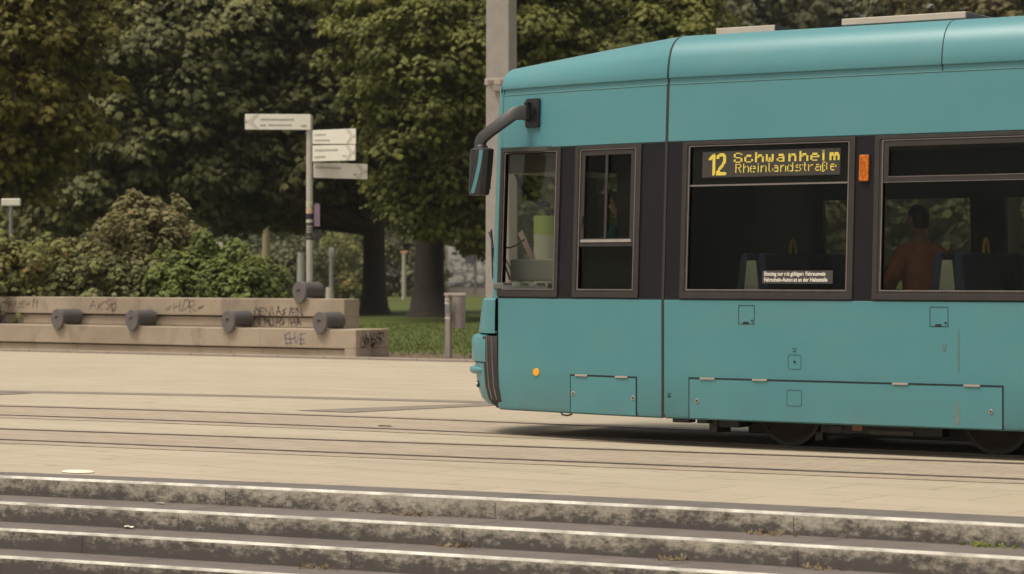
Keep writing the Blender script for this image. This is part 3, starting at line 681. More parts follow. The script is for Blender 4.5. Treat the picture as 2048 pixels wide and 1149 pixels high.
for (py0, py1, col, nm) in ((597, 602, (.5, .45, .42), 'bin_sticker_a'), (604, 609, (.5, .45, .4), 'bin_sticker_b'), (613, 626, (.16, .15, .17), 'bin_sticker_c'), (635, 639, (.5, .44, .4), 'bin_sticker_d')):
    z1 = at(897, py0, dB).z; z0 = at(897, py1, dB).z
    g = MB(); g.box(bp.x-.05, bp.x+.05, bp.y-.04, bp.y-.0355, z0, z1); g.build('sticker', mat(nm, col, .6, .2, 30), litter)

# ------------------------------------------------------------------ catenary mast
MAST = mat('mast_concrete', (.285, .255, .23), .8, .12, 4, .4, 45)
mc = at(1003, HOR, 41); mast = empty('mast', (mc.x, mc.y, 0), 'tall square concrete mast with a bolted steel band behind the tram nose', 'mast')
ang = math.radians(33 - 19.5)
mx_ = Vector((math.cos(ang), math.sin(ang), 0)); my_ = Vector((-math.sin(ang), math.cos(ang), 0))
def sq(w_, z): return [Vector((mc.x, mc.y, z)) + mx_*a*w_ + my_*b*w_ for a, b in ((-1,-1),(1,-1),(1,1),(-1,1))]
g = MB(); g.loft([sq(.215, 0), sq(.2, 9)], True, True); g.build('shaft', MAST, mast, bevel=.025)
zb = at(1000, 166, 41).z
g = MB(); g.loft([sq(.222, zb-.05), sq(.222, zb+.06)], True, True)
c = Vector((mc.x, mc.y, zb)) - my_*.222
bo = g.build('band', mat('band_steel', (.36, .30, .25), .5, .12, 20), mast, bevel=.008)
g = MB()
for a in (-.11, .11): g.obox(c + mx_*a - my_*.012, mx_*.045, my_*.012, (0, 0, .028))
g.build('band_bolt', mat('bolt_brown', (.2, .16, .13), .6, .1), bo)
g = MB(); g.obox(c + mx_*.02 - my_*.03 + Vector((0, 0, -.11)), mx_*.07, my_*.03, (0, 0, .045)); g.build('bracket', GREYM, mast, bevel=.005)

# ------------------------------------------------------------------ poster boards, far posts and signs
def poster_mat():
    m, n, l, b, v = newmat('torn_posters', .7, .3)
    a = noise(n, l, v, 1.3, 6, .65, .45, .55, (1, 1, 1.5)); c = mixnode(n, l, a, (.09, .085, .095), (.48, .44, .40)); l.new(c, b.inputs['Base Color']); return m
POST = poster_mat()
for i, (x0, x1, lab) in enumerate(((896, 948, 'grey and white poster board seen left of the mast, the wider one'), (954, 972, 'narrow strip of pale poster board right beside the mast'))):
    a = at(x0, 592, 152); b = at(x1, 592, 152); zt = at(x0, 494 + 4*i, 152).z; c = (a+b)/2; hw = (b-a).length/2
    t = empty('poster_board', (c.x, c.y, 0), lab, 'poster board')
    g = MB(); g.obox((c.x, c.y, (zt+.6)/2), RV*hw, FV*.08, (0, 0, (zt-.6)/2)); g.build('panel', POST, t, bevel=.03)
    g = MB()
    for s in (-1, 1): g.obox(Vector((c.x, c.y, zt/2)) + RV*s*(hw+.09), RV*.07, FV*.07, (0, 0, zt/2))
    g.obox(Vector((c.x, c.y, .3)), RV*(hw), FV*.06, (0, 0, .28)); g.build('frame', GREYM, t)
def far_post(px, py0, py1, d, r, label, col=(.33, .29, .25), cap=None, cat='post', name='post'):
    b = at(px, py1, d); t0 = at(px, py0, d); t = empty(name, (b.x, b.y, 0), label, cat)
    g = MB(); g.tube([(b.x, b.y, 0), (b.x, b.y, t0.z)], [r, r*.8], 10); g.build('pole', mat('far_post_%d' % px, col, .6, .1), t, smooth=True)
    if cap:
        w_, h_, cc = cap; g = MB(); g.obox((b.x, b.y, t0.z), RV*w_, FV*.05, (0, 0, h_)); g.build('head', mat('far_head_%d' % px, cc, .5, .1), t, bevel=.02)
    return t
far_post(22, 405, 480, 57, .055, 'pale sign head on a grey pole far off at the left edge', (.2, .18, .17), (.22, .085, (.7, .66, .56)), 'sign', 'street_sign')
far_post(532, 420, 490, 100, .17, 'yellowish post with a pale cap standing in the dark under the big tree', (.30, .25, .13), (.25, .1, (.4, .37, .3)))
far_post(663, 505, 590, 110, .11, 'thin grey post far behind, just right of the signpost', (.2, .19, .17), (.12, .2, (.3, .29, .27)))
far_post(602, 505, 560, 115, .2, 'short pale post far behind, just left of the signpost pole', (.3, .29, .25))
far_post(808, 505, 590, 135, .13, 'pale thin post with an orange band seen between the two trunks', (.36, .32, .26), (.2, .08, (.45, .2, .08)))
far_post(659, 575, 592, 100, .18, 'stubby pale bollard on the lawn beyond the topmost rubber stop', (.5, .45, .36), None, 'bollard', 'bollard')
p = at(427, 492, 72); t = empty('notice_board', (p.x, p.y, 0), 'small white notice board peeping over the bright shrub', 'notice board')
g = MB(); g.obox(p, RV*.27, FV*.03, (0, 0, .1)); g.build('panel', mat('notice_white', (.62, .6, .5), .5, .15, 6), t, bevel=.01)
g = MB(); g.obox(p + RV*.08 + FV*.034, RV*.08, FV*.003, (0, 0, .04)); g.build('picture', mat('notice_dark', (.05, .05, .06), .5, .1), t)
g = MB(); g.tube([(p.x, p.y, 0), (p.x, p.y, p.z-.1)], .03, 8); g.build('pole', GREYM, t)
# white pillar with a lime top seen through the cab
p = at(1092, HOR, 52); t = empty('advertising_pillar', (p.x, p.y, 0), 'white pillar with a lime green upper band seen through the cab window', 'pillar')
z1 = at(1092, 470, 52).z; z2 = at(1092, 432, 52).z
for nm, a, b, col in (('shaft', 0, z1, (.24, .225, .18)), ('lime_band', z1, z2, (.17, .20, .045))):
    g = MB(); g.tube([(p.x, p.y, a), (p.x, p.y, b)], .26 if nm != 'cap' else .28, 24); g.build(nm, mat('pillar_'+nm, col, .5, .08, 4), t, smooth=True)

# ------------------------------------------------------------------ small litter
def disc(px, py, r, col, nm, label, sq_=.7):
    p = gnd(px, py); g = MB(); rn = random.Random(px)
    rings = []
    for (q, z) in ((1.0, .006), (.9, .014), (.55, .010), (.05, .009)):
        rings.append([(p.x + r*q*math.cos(a)*(1+rn.uniform(-.04, .04)), p.y + r*q*sq_*math.sin(a), p.z+z) for a in [2*math.pi*i/20 for i in range(20)]])
    g.loft(rings, True, False); o = g.build('paper_plate', mat(nm, col, .6, .05, 9), smooth=True); o.data.update(); tag(o, label, 'litter'); return o
disc(156, 945.5, .14, (.72, .66, .52), 'litter_white', 'crumpled white paper plate lying on the dark border of the top step')
def scrap(px, py, z, r, col, nm, label, name='paper_scrap'):
    p = gnd(px, py, z); rn = random.Random(px); g = MB()
    n_ = 9; ring = [(p.x + r*rn.uniform(.6, 1.2)*math.cos(2*math.pi*i/n_), p.y + .5*r*rn.uniform(.6, 1.2)*math.sin(2*math.pi*i/n_), p.z + .004 + rn.uniform(0, .018)) for i in range(n_)]
    g.add(ring + [(p.x, p.y, p.z+.02)], [(i, (i+1) % n_, n_) for i in range(n_)]); o = g.build(name, mat(nm, col, .6, .1, 20)); tag(o, label, 'litter')
scrap(258, 1058, -RZ*2, .05, (.6, .55, .45), 'scrap_white', 'small white paper scrap on the third step down near the left')
scrap(320, 1009.5, -RZ, .05, (.5, .45, .36), 'scrap_pale', 'tiny pale paper scrap on the second step, above the white scrap')
scrap(772, 855, 0, .09, (.03, .035, .02), 'scrap_dark', 'dark clump of leaves lying at the rail ahead of the tram', 'leaf_clump')
p = gnd(12, 1043, -RZ*2); t = empty('bottle', p, 'small clear plastic bottle with bluish label on the step at the left edge', 'bottle')
g = MB(); g.tube([p + Vector((0,0,.002)), p + Vector((0,0,.1)), p + Vector((0,0,.135)), p + Vector((0,0,.15))], [.028, .028, .011, .011], 14); g.build('body', mat('bottle_plastic', (.42, .37, .36), .25, .1), t, smooth=True)
g = MB(); g.tube([p + Vector((0,0,.04)), p + Vector((0,0,.075))], .0288, 14); g.build('label_band', mat('bottle_label', (.25, .26, .38), .5, .1), t, smooth=True)
WEED = leaf_mat('dry_weed', (.15, .105, .06), (.27, .205, .13), None, .2); WEEDG = leaf_mat('green_weed', (.10, .12, .02), (.2, .2, .05), None, .2)
for (px, py, k, n_, wd_, mt_, lab) in ((845, 1026, 1, 60, .16, WEED, 'dry straw-coloured weed tuft at the foot of the top riser, left of the middle'), (650, 1134, 3, 60, .13, WEED, 'dry weed tuft low on the fourth step at the bottom edge'), (1390, 1112, 2, 50, .13, WEED, 'dry weed under the second riser, right of the middle'),
                               (1560, 1062, 1, 60, .13, WEED, 'brown weed tuft under the top riser below the tram'), (2010, 1085, 1, 60, .14, WEEDG, 'green weed tuft under the top riser at the right edge'), (925, 1093, 2, 40, .13, WEED, 'flat dry weed under the second riser near the middle'), (1660, 1134, 2, 40, .12, WEED, 'dry weed under the second riser at the lower right')):
    p = gnd(px, py, -RZ*k); y = eY(k-1, p.x) - .03; rng = np.random.default_rng(px)
    n_ = n_*2//3; P = np.stack([p.x + rng.normal(0, wd_*.6, n_), y + rng.uniform(-.05, .02, n_), np.full(n_, -RZ*k + .004)], 1)
    N = norm(np.stack([rng.normal(0, 1, n_), rng.normal(-.6, .5, n_), np.abs(rng.normal(.7, .4, n_))], 1))
    e = empty('weed', (p.x, y, -RZ*k), lab, 'weed', 'weeds in the joints of the steps')
    leaves('leaf_tuft', P, N, .05, 3, .8, mt_, e, rng, rng.uniform(0, 1, n_), .05, wd=.16)

# ================================================================== TRAM
XG, XN, YC, BASEY = -10.43, -12.30, 19.65, 18.45
XEND = 2.5
def sY(X, z):
    s = max(0, min(1.2, (XG-X)/(XG-XN)))
    return BASEY + .052*max(0, z-1.27) + .35*(.75*s + .25*s*s)
def SP(X, z, off=0.0, far=False):
    y = sY(X, z) - off
    return Vector((X, 2*YC - y if far else y, z))
tram = empty('tram', (-9, YC, 0), 'teal tram on line 12 with black window band, coming in from the right', 'tram')
def xr(x0, x1):
    if x1 <= XG: n_ = max(1, int((x1-x0)/.25))
    else: n_ = 1
    return [x0 + (x1-x0)*i/n_ for i in range(n_+1)]
def slab(mb, x0, x1, z0, z1, o0, o1, far=False):
    """a slab on the tram side from offset o0 (inner) to o1 (outer)"""
    X = xr(x0, x1); Z = [z0] + ([1.27] if z0 < 1.265 and z1 > 1.275 else []) + [z1]
    outline_f = []
    rings = []
    for x in X:
        rings.append([SP(x, z, o1, far) for z in Z] + [SP(x, z, o0, far) for z in reversed(Z)])
    mb.loft(rings, True, True)
def rrect(x0, x1, z0, z1, r, n_=5):
    pts = []
    for cx, cz, a0 in ((x1-r, z1-r, 0), (x0+r, z1-r, 90), (x0+r, z0+r, 180), (x1-r, z0+r, 270)):
        for i in range(n_+1):
            a = math.radians(a0 + 90*i/n_); pts.append((cx + r*math.cos(a), cz + r*math.sin(a)))
    return pts
def ring(mb, ro, ri, r0, r1, o0, o1, far=False):
    A = rrect(*ro, r0); B = rrect(*ri, r1); n_ = len(A)
    vs = [SP(x, z, o1, far) for x, z in A] + [SP(x, z, o1, far) for x, z in B] + [SP(x, z, o0, far) for x, z in A] + [SP(x, z, o0, far) for x, z in B]
    fs = []
    for i in range(n_):
        j = (i+1) % n_
        fs += [(i, j, n_+j, n_+i), (i, 2*n_+i, 2*n_+j, j), (n_+i, n_+j, 3*n_+j, 3*n_+i), (2*n_+i, 3*n_+i, 3*n_+j, 2*n_+j)]
    mb.add(vs, fs)
def plate(mb, r, rad, o0, o1, far=False):
    A = rrect(*r, rad); n_ = len(A); cx = (r[0]+r[1])/2; cz = (r[2]+r[3])/2
    vs = [SP(x, z, o1, far) for x, z in A] + [SP(cx, cz, o1, far)] + [SP(x, z, o0, far) for x, z in A]
    fs = [(i, (i+1) % n_, n_) for i in range(n_)] + [(i, n_+1+i, n_+1+(i+1) % n_, (i+1) % n_) for i in range(n_)] + [tuple(n_+1+i for i in range(n_))]
    mb.add(vs, fs)
BELT0, BELT1, SK, GUT = 1.265, 2.628, .247, 3.128
# window layout: outer rubber frame, glass opening
WIN = [dict(o=(-12.385, -11.63, 1.278, 2.642-.01), i=(-12.32, -11.69, 1.352, 2.585)),
       dict(o=(-11.455, -10.70, 1.278, 2.625), i=(-11.385, -10.77, 1.352, 2.582)),
       dict(o=(-10.265, -8.64, 1.275, 2.622), i=(-10.19, -8.705, 1.355, 2.575)),
       dict(o=(-8.465, -6.20, 1.275, 2.622), i=(-8.385, -6.28, 1.355, 2.575)),
       dict(o=(-6.00, -3.75, 1.275, 2.622), i=(-5.92, -3.83, 1.355, 2.575)),
       dict(o=(-3.55, -1.30, 1.275, 2.622), i=(-3.47, -1.38, 1.355, 2.575)),
       dict(o=(-1.10, 1.15, 1.275, 2.622), i=(-1.02, 1.07, 1.355, 2.575))]
FWIN = [(-12.30, -10.75, 1.35, 2.42), (-10.02, -8.56, 1.27, 2.17), (-8.23, -6.75, 1.27, 2.17), (-6.4, -4.9, 1.27, 2.17), (-4.5, -3, 1.27, 2.17), (-2.6, -1.1, 1.27, 2.17), (-.7, .8, 1.27, 2.17)]
CX0 = -12.40
def skin(mb, x0, x1, rows, far=False, closedback=False):
    X = xr(x0, x1)
    mb.loft([[SP(x, z, -n_, far) for z, n_ in rows] for x in X], False, False)
lowrows = [(.236, .05), (.240, .03), (.252, .010), (.285, 0), (.7, 0), (BELT0-.006, 0), (BELT0, .006)]
uprows = [(BELT1, .006), (BELT1+.006, 0), (GUT-.006, 0), (GUT, .008)]
for far in (False, True):
    g = MB(); skin(g, CX0+.03, XG-.012, lowrows, far); g.build('cab_side_panel', TEAL, tram, smooth=True)
    g = MB(); skin(g, XG+.012, XEND, lowrows, far); g.build('side_panel', TEAL, tram, smooth=True)
    g = MB(); skin(g, CX0+.03, XG-.012, uprows, far); g.build('cab_fascia', TEAL, tram, smooth=True)
    g = MB(); skin(g, XG+.012, XEND, uprows, far); g.build('fascia', TEAL, tram, smooth=True)
    # black band with real openings
    holes = [w_['i'] for w_ in WIN] if not far else FWIN
    xsb = sorted(set([CX0+.03, XEND] + [XG] + [v for h in holes for v in h[:2]])); zsb = sorted(set([BELT0, BELT1] + [v for h in holes for v in h[2:]]))
    g = MB()
    for i in range(len(xsb)-1):
        for j in range(len(zsb)-1):
            cx = (xsb[i]+xsb[i+1])/2; cz = (zsb[j]+zsb[j+1])/2
            if any(h[0] < cx < h[1] and h[2] < cz < h[3] for h in holes): continue
            slab(g, xsb[i], xsb[i+1], zsb[j], zsb[j+1], -.05, -.004, far)
    g.build('window_band', BLACKP, tram)
    # dark strip down the joint of cab and saloon
    g = MB()
    if True:
        rows = [(.245, 1.27), (1.27, GUT)]
        g.loft([[SP(XG-.013, z, .003, far) for z in (.245, 1.27, GUT)] + [SP(XG-.013, z, -.02, far) for z in (GUT, 1.27, .245)],
                [SP(XG+.013, z, .003, far) for z in (.245, 1.27, GUT)] + [SP(XG+.013, z, -.02, far) for z in (GUT, 1.27, .245)]], True, True)
    g.build('joint_strip', RUBBER, tram)
# inner backing of panels
g = MB()
for far in (False, True):
    slab(g, CX0+.1, XEND, .30, 1.262, -.06, -.03, far); slab(g, CX0+.1, XEND, 2.632, 3.12, -.06, -.03, far)
g.build('wall_lining', INTG, tram)

# roof: fairing profile (inset from the side plane, height)
prof = [(.012, 3.130), (.014, 3.180), (-.004, 3.184), (-.006, 3.192), (.004, 3.28), (.022, 3.36), (.055, 3.435), (.105, 3.495), (.17, 3.54), (.25, 3.566), (.36, 3.578)]
def roof_ring(X, s, inner):
    """full cross-section, near side to far side"""
    f_ = 1 - .45*s
    pts = [(sY(X, 3.13) + n_, 3.19 + (z-3.19)*f_ if z > 3.19 else z) for n_, z in prof]
    if inner: pts += [(sY(X, 3.13)+.45, 3.575), (sY(X, 3.13)+.47, 3.44)]
    else: pts += [(sY(X, 3.13)+.45, 3.19 + (3.580-3.19)*f_), (sY(X, 3.13)+.6, 3.19 + (3.582-3.19)*f_)]
    near = [Vector((X, y, z)) for y, z in pts]; far = [Vector((X, 2*YC-y, z)) for y, z in reversed(pts)]
    return near + far
g = MB(); g.loft([roof_ring(x, 0, True) for x in (XG+.006, -7.895)], False); g.build('roof_fairing', TEAL, tram, smooth=True)
g = MB(); g.loft([roof_ring(x, 0, True) for x in (-7.885, -4.0)], False); g.build('roof_fairing', TEAL, tram, smooth=True)
g = MB(); g.loft([roof_ring(x, 0, True) for x in (-3.99, XEND)], False); g.build('roof_fairing', TEAL, tram, smooth=True)
X = [XG-.008 + (CX0+.012-XG+.008)*i/10 for i in range(11)]
g = MB(); g.loft([roof_ring(x, (XG-x)/(XG-CX0), False) for x in X], False); g.build('cab_roof', TEAL, tram, smooth=True)
# dark seal in the roof seams
for x in (XG, -7.89, -3.995):
    g = MB(); a = [p + Vector((-.009, 0, 0)) for p in roof_ring(x, 0, False)]; b = [p + Vector((.009, 0, 0)) for p in roof_ring(x, 0, False)]
    sc_ = 1
    for L_ in (a, b):
        for p in L_: p.y += .003 if p.y < YC else -.003; p.z -= .003
    if x == XG:
        for L_ in (a, b):
            for p in L_: p.y += (-.0055 if p.y < YC else .0055); p.z += .0045
    g.loft([a, b], False); g.build('roof_seal', LINE, tram, smooth=True)

# ---- nose: plan curves swept round the front
def nose_pt(th, z, Xc, e, inset=0.0, pw=1.0):
    w_ = YC - sY(Xc, z) - inset
    return Vector((Xc - e*abs(math.sin(th))**pw, YC - w_*math.cos(th), z))
def nose(mb, rows, th0=0, th1=math.pi, n_=40, thick=0.0):
    rings = []
    for (z, Xc, e, ins) in rows:
        rings.append([nose_pt(th0 + (th1-th0)*i/n_, z, Xc, e, ins) for i in range(n_+1)])
    mb.loft(rings, False)
D2 = math.radians
ROWS_UP = [(1.262, -12.372, .27, 0), (1.8, -12.375, .255, 0), (2.628, -12.375, .235, .0), (3.128, -12.375, .21, .0)]
g = MB(); nose(g, ROWS_UP, 0, D2(42), 10); nose(g, ROWS_UP, D2(138), D2(180), 10)
nose(g, [(2.95, -12.375, .2165, 0), (3.128, -12.375, .21, 0)], D2(42), D2(138), 20); g.build('front_pillar', TEAL, tram, smooth=True)
g = MB(); nose(g, [(1.262, -12.372, .265, 0), (1.8, -12.375, .25, 0), (2.628, -12.375, .23, 0), (2.95, -12.375, .212, 0)], D2(42), D2(138), 24); ws = g.build('windscreen', GLASS_CAB, tram, smooth=True)
g = MB(); nose(g, [(3.13, -12.375, .208, 0), (3.19, -12.375, .20, .002), (3.25, -12.373, .185, .03), (3.31, -12.37, .16, .085), (3.355, -12.37, .12, .16), (3.385, -12.37, .075, .25), (3.402, -12.37, .02, .38)], 0, math.pi, 40)
g.build('front_cap', TEAL, tram, smooth=True)
g = MB()
for th in (D2(4), D2(176)):
    a = [nose_pt(th, z, -12.382, e+.004, ins-.004) for (z, e, ins) in ((3.15, .208, 0), (3.19, .20, .0), (3.25, .185, .028), (3.31, .16, .083), (3.355, .12, .158), (3.385, .075, .248), (3.402, .03, .36))]
    g.tube(a, .006, 6)
g.build('front_seal', LINE, tram)
g = MB(); RL = [(1.262, -12.34, .25, .03), (2.628, -12.345, .215, .03), (3.1, -12.345, .19, .03)]; nose(g, RL, D2(2), D2(42), 10); nose(g, RL, D2(138), D2(178), 10); g.build('pillar_lining', INTG, tram, smooth=True)
# headlamp mask, bumper, lower bumper, corner strips
g = MB(); nose(g, [(.935, -12.37, .50, 0), (.94, -12.37, .53, -.006), (1.10, -12.37, .50, -.006), (1.245, -12.37, .465, -.004), (1.262, -12.37, .44, .01)], D2(4), D2(176), 40); nose(g, [(1.262, -12.37, .44, .01), (1.264, -12.372, .2, .1)], D2(4), D2(176), 40)
g.build('front_panel', TEAL, tram, smooth=True)
g = MB(); nose(g, [(.925, -12.33, .3, .1), (.928, -12.33, .60, .03), (.915, -12.33, .66, .008), (.88, -12.33, .69, 0), (.70, -12.33, .69, 0), (.672, -12.33, .675, 0), (.67, -12.33, .55, .05)], D2(17), D2(163), 40)
g.build('bumper', TEAL, tram, smooth=True)
g = MB(); nose(g, [(.664, -12.33, .55, .05), (.662, -12.33, .645, 0), (.45, -12.32, .62, 0), (.33, -12.30, .57, 0), (.28, -12.28, .51, .015), (.262, -12.27, .42, .05)], D2(20), D2(160), 40)
g.build('lower_bumper', TEAL, tram, smooth=True)
for far in (0, 1):
    a0, a1 = (D2(2), D2(19.5)) if not far else (D2(160.5), D2(178))
    g = MB(); nose(g, [(.915, -12.36, .60, .01), (.90, -12.36, .64, .0), (.66, -12.355, .62, .0), (.45, -12.34, .60, .0), (.33, -12.31, .56, .0), (.27, -12.28, .48, .02), (.25, -12.26, .42, .05)], a0, a1, 8)
    so_ = g.build('corner_strip', RUBBER, tram, smooth=True)
    g = MB()
    for fr in (.32, .68):
        th = a0 + (a1-a0)*fr
        g.tube([nose_pt(th, z, Xc, e+.002) for (z, Xc, e) in ((.90, -12.36, .642), (.66, -12.355, .622), (.45, -12.34, .602), (.33, -12.31, .562))], .006, 6)
    g.build('ridge', RUBEDGE, so_)
g = MB(); nose(g, [(1.262, -12.36, .2, 0.02), (.25, -12.3, .35, .03)], 0, math.pi, 24); g.build('front_backing', INTD, tram)
# fin of the bumper, tow point
th = D2(40); p = nose_pt(th, .62, -12.33, .64)
g = MB(); rings = []
for i in range(9):
    a = D2(24) + D2(36)*i/8; c = nose_pt(a, .592, -12.33, .625+.03*math.sin(math.pi*i/8)); r_ = .040*math.sin(math.pi*(i+1.2)/10.4)
    rings.append([c + Vector((-.05*math.cos(b)*r_/.034, 0, r_*math.sin(b))) for b in [2*math.pi*k/12 for k in range(12)]])
g.loft(rings, True, True); g.build('bumper_fin', TEAL, tram, smooth=True)
p = nose_pt(D2(36), .46, -12.32, .635)
g = MB(); g.tube([p + Vector((.02, .02, 0)), p - Vector((.006, .006, 0))], [.03, .03], 16); o = g.build('tow_cover', DARKM, tram, smooth=True)
g = MB(); g.tube([p + Vector((-.006, -.006, .0)), p - Vector((.012, .012, .0))], [.018, .016], 12); g.build('bolt', STEEL, o, smooth=True)
# ---- windows
for idx, w_ in enumerate(WIN):
    g = MB(); ring(g, w_['o'], (w_['o'][0]+.045, w_['o'][1]-.045, w_['o'][2]+.045, w_['o'][3]-.03), .012, .012, -.03, .010)
    fr = g.build('window_frame', RUBBER, tram, bevel=.002)
    inn = (w_['o'][0]+.045, w_['o'][1]-.045, w_['o'][2]+.045, w_['o'][3]-.03)
    g = MB(); ring(g, inn, w_['i'], .012, .010, -.03, .004); g.build('inner_seal', RUBBER, fr)
    g = MB(); i_ = w_['i']; ring(g, (i_[0]-.012, i_[1]+.012, i_[2]-.012, i_[3]+.010), (i_[0]-.004, i_[1]+.004, i_[2]-.004, i_[3]+.004), .008, .008, .003, .0075)
    slab(g, i_[0]+.0, i_[1]-.0, i_[2]-.007, i_[2]-.0005, -.01, .009); g.build('bead', RUBEDGE, fr)
    g = MB(); plate(g, (i_[0]-.01, i_[1]+.01, i_[2]-.01, i_[3]+.01), .008, -.022, -.018); g.build('pane', GLASS_CAB if idx < 1 else GLASS_SAL, fr)
    if idx == 1:      # sliding upper lights over a fixed lower light
        g = MB(); slab(g, i_[0]+.002, i_[1]-.002, 1.728, 1.80, -.016, .006); slab(g, i_[0]+.002, i_[0]+.045, 1.80, i_[3]-.002, -.016, .0); slab(g, i_[1]-.045, i_[1]-.002, 1.80, i_[3]-.002, -.016, .0)
        slab(g, i_[0]+.045, i_[1]-.045, i_[3]-.045, i_[3]-.002, -.016, .0); slab(g, -11.105, -11.075, 1.80, i_[3]-.045, -.016, .001); g.build('sliding_sash', RUBBER, fr, bevel=.002)
        g = MB(); slab(g, i_[0]+.02, i_[1]-.02, 1.765, 1.79, .006, .012); g.build('sash_rail', mat('pale_aluminium', (.30, .26, .23), .45, .1, 9), fr, bevel=.001)
        g = MB(); slab(g, -11.372, -11.345, 1.93, 2.0, 0, .018); g.build('latch', BLKPL, fr, bevel=.003)
    if idx == 1:
        g = MB(); slab(g, i_[0]+.004, i_[1]-.004, i_[2], 1.745, -.075, -.06); g.build('lower_blank', INTD, fr)
    if idx == 2:
        g = MB(); slab(g, i_[0]+.001, i_[1]-.001, 2.236, 2.25, -.016, .002); g.build('glazing_bar', ALU, fr)
        g = MB(); plate(g, (i_[0]+.004, i_[1]-.004, 2.252, i_[3]-.004), .006, -.030, -.026); g.build('display_backing', INTD, fr)
    if idx >= 3:      # tilting top light in its own frame
        g = MB(); ring(g, (i_[0]+.002, i_[1]-.002, 2.235, i_[3]-.002), (i_[0]+.045, i_[1]-.045, 2.285, i_[3]-.045), .008, .006, -.016, .003)
        g.build('top_light_frame', RUBBER, fr, bevel=.002)
        g = MB(); slab(g, i_[0]+.045, i_[1]-.045, 2.279, 2.285, .003, .006); slab(g, i_[0]+.004, i_[1]-.004, 2.2345, 2.239, .003, .006); g.build('bead', RUBEDGE, fr)
        g = MB(); slab(g, i_[0]+.05, i_[0]+.10, 2.246, 2.252, .0032, .0045); g.build('maker_plate', INTD, fr)
for h in FWIN:
    g = MB(); ring(g, (h[0]-.04, h[1]+.04, h[2]-.03, h[3]+.04), h, .02, .02, -.03, .006, True); fr = g.build('window_frame', RUBBER, tram)
    g = MB(); plate(g, (h[0]-.005, h[1]+.005, h[2]-.005, h[3]+.005), .01, -.022, -.018, True); g.build('pane', GLASS_FAR, fr)

# ---- destination display, yellow dots
F5 = {'S': ["01110","10001","10000","01110","00001","10001","01110"], 'c': ["00000","00000","01110","10000","10000","10001","01110"], 'h': ["10000","10000","10110","11001","10001","10001","10001"],
      'w': ["00000","00000","10001","10001","10101","10101","01010"], 'a': ["00000","00000","01110","00001","01111","10001","01111"], 'n': ["00000","00000","10110","11001","10001","10001","10001"],
      'e': ["00000","00000","01110","10001","11111","10000","01110"], 'i': ["1","0","1","1","1","1","1"], 'm': ["0000000000","0000000000","1111011110","1111111111","1100110011","1100110011","1100110011"],
      'R': ["11110","10001","10001","11110","10100","10010","10001"], 'l': ["10","10","10","10","10","10","01"], 'd': ["00001","00001","01101","10011","10001","10001","01111"],
      's': ["00000","00000","01111","10000","01110","00001","11110"], 't': ["010","010","111","010","010","010","001"], 'r': ["0000","0000","1011","1100","1000","1000","1000"],
      'ß': ["0110","1001","1001","1010","1001","1001","1010"]}
DX0, DX1, DZ0, DZ1 = -10.075, -8.79, 2.318, 2.526
PT = (DX1-DX0)/139.0; PZ = (DZ1-DZ0)/22.0
dots = set()
def put(ch, x, row, wide, thin):
    gl = F5[ch]; rows = [0, 1, 2, 2, 3, 4, 5, 5, 6] if wide else [0, 1, 2, 3, 4, 5, 5, 6]
    for r_, gr in enumerate(rows):
        for c_, v in enumerate(gl[gr]):
            if v == '1':
                c0 = round(x + c_*(1.62 if wide and ch != 'm' else (1.0 if ch == 'm' else 1.25)))
                for q in range((1 if ch == 'm' else 2) if wide else (2 if c_ == 0 or gr in (0,) else 1) if False else (2 if wide else 1)): dots.add((c0+q, row+r_))
for ch, x in zip('Schwanheim', (32.4, 43.4, 54.2, 65, 76, 87.8, 99.2, 110.2, 121.6, 128.8)): put(ch, x, 1, True, False)
for ch, x in zip('Rheinlandstraße', (34.2, 41.8, 49, 56.6, 60, 67.6, 72.4, 79.6, 87, 94.8, 102.4, 108.4, 114.6, 122, 129.6)): put(ch, x, 11, False, True)
dots.add((122, 19)); dots.add((123, 19))
def polydots(pts, hw):
    for c_ in range(0, 30):
        for r_ in range(0, 22):
            for (x0, y0), (x1, y1) in zip(pts[:-1], pts[1:]):
                L2 = (x1-x0)**2 + (y1-y0)**2; t_ = max(0, min(1, ((c_-x0)*(x1-x0) + (r_-y0)*(y1-y0))/L2))
                if (c_-x0-t_*(x1-x0))**2 + (r_-y0-t_*(y1-y0))**2 <= hw*hw: dots.add((c_, r_)); break
polydots([(7.2, 5.2), (10.6, 2.4), (10.6, 19.2)], 1.5)
polydots([(14.8, 4.6), (15.6, 2.6), (18, 2.2), (21, 2.4), (22.4, 4.2), (22.4, 7), (21, 10), (15.2, 17), (15.0, 19.2), (22.8, 19.2)], 1.4)
disp = MB(); plate(disp, (DX0-.008, DX1+.008, DZ0-.008, DZ1+.008), .004, -.0165, -.0145)
dp = disp.build('destination_display', mat('display_dark', (.030, .026, .020), .5, .1, 30), tram)
g = MB()
for c_ in range(139):
    for r_ in range(22):
        if (c_, r_) in dots: continue
        if True:
            x = DX0 + (c_+.5)*PT; z = DZ1 - (r_+.5)*PZ
            g.add([SP(x-PT*.36, z-PZ*.36, -.0135), SP(x+PT*.36, z-PZ*.36, -.0135), SP(x+PT*.36, z+PZ*.36, -.0135), SP(x-PT*.36, z+PZ*.36, -.0135)], [(0,1,2,3)])
g.build('unlit_dots', mat('display_off_dot', (.06, .052, .042), .5, .05), dp)
g = MB()
for c_, r_ in dots:
    if c_ > 138 or r_ > 21: continue
    x = DX0 + (c_+.5)*PT; z = DZ1 - (r_+.5)*PZ
    g.add([SP(x-PT*.44, z-PZ*.42, -.013), SP(x+PT*.44, z-PZ*.42, -.013), SP(x+PT*.44, z+PZ*.42, -.013), SP(x-PT*.44, z+PZ*.42, -.013)], [(0,1,2,3)])
g.build('lit_dots', mat('display_yellow', (.5, .38, .04), .5, .08, 60, emit=(.74, .56, .08), es=.50), dp)

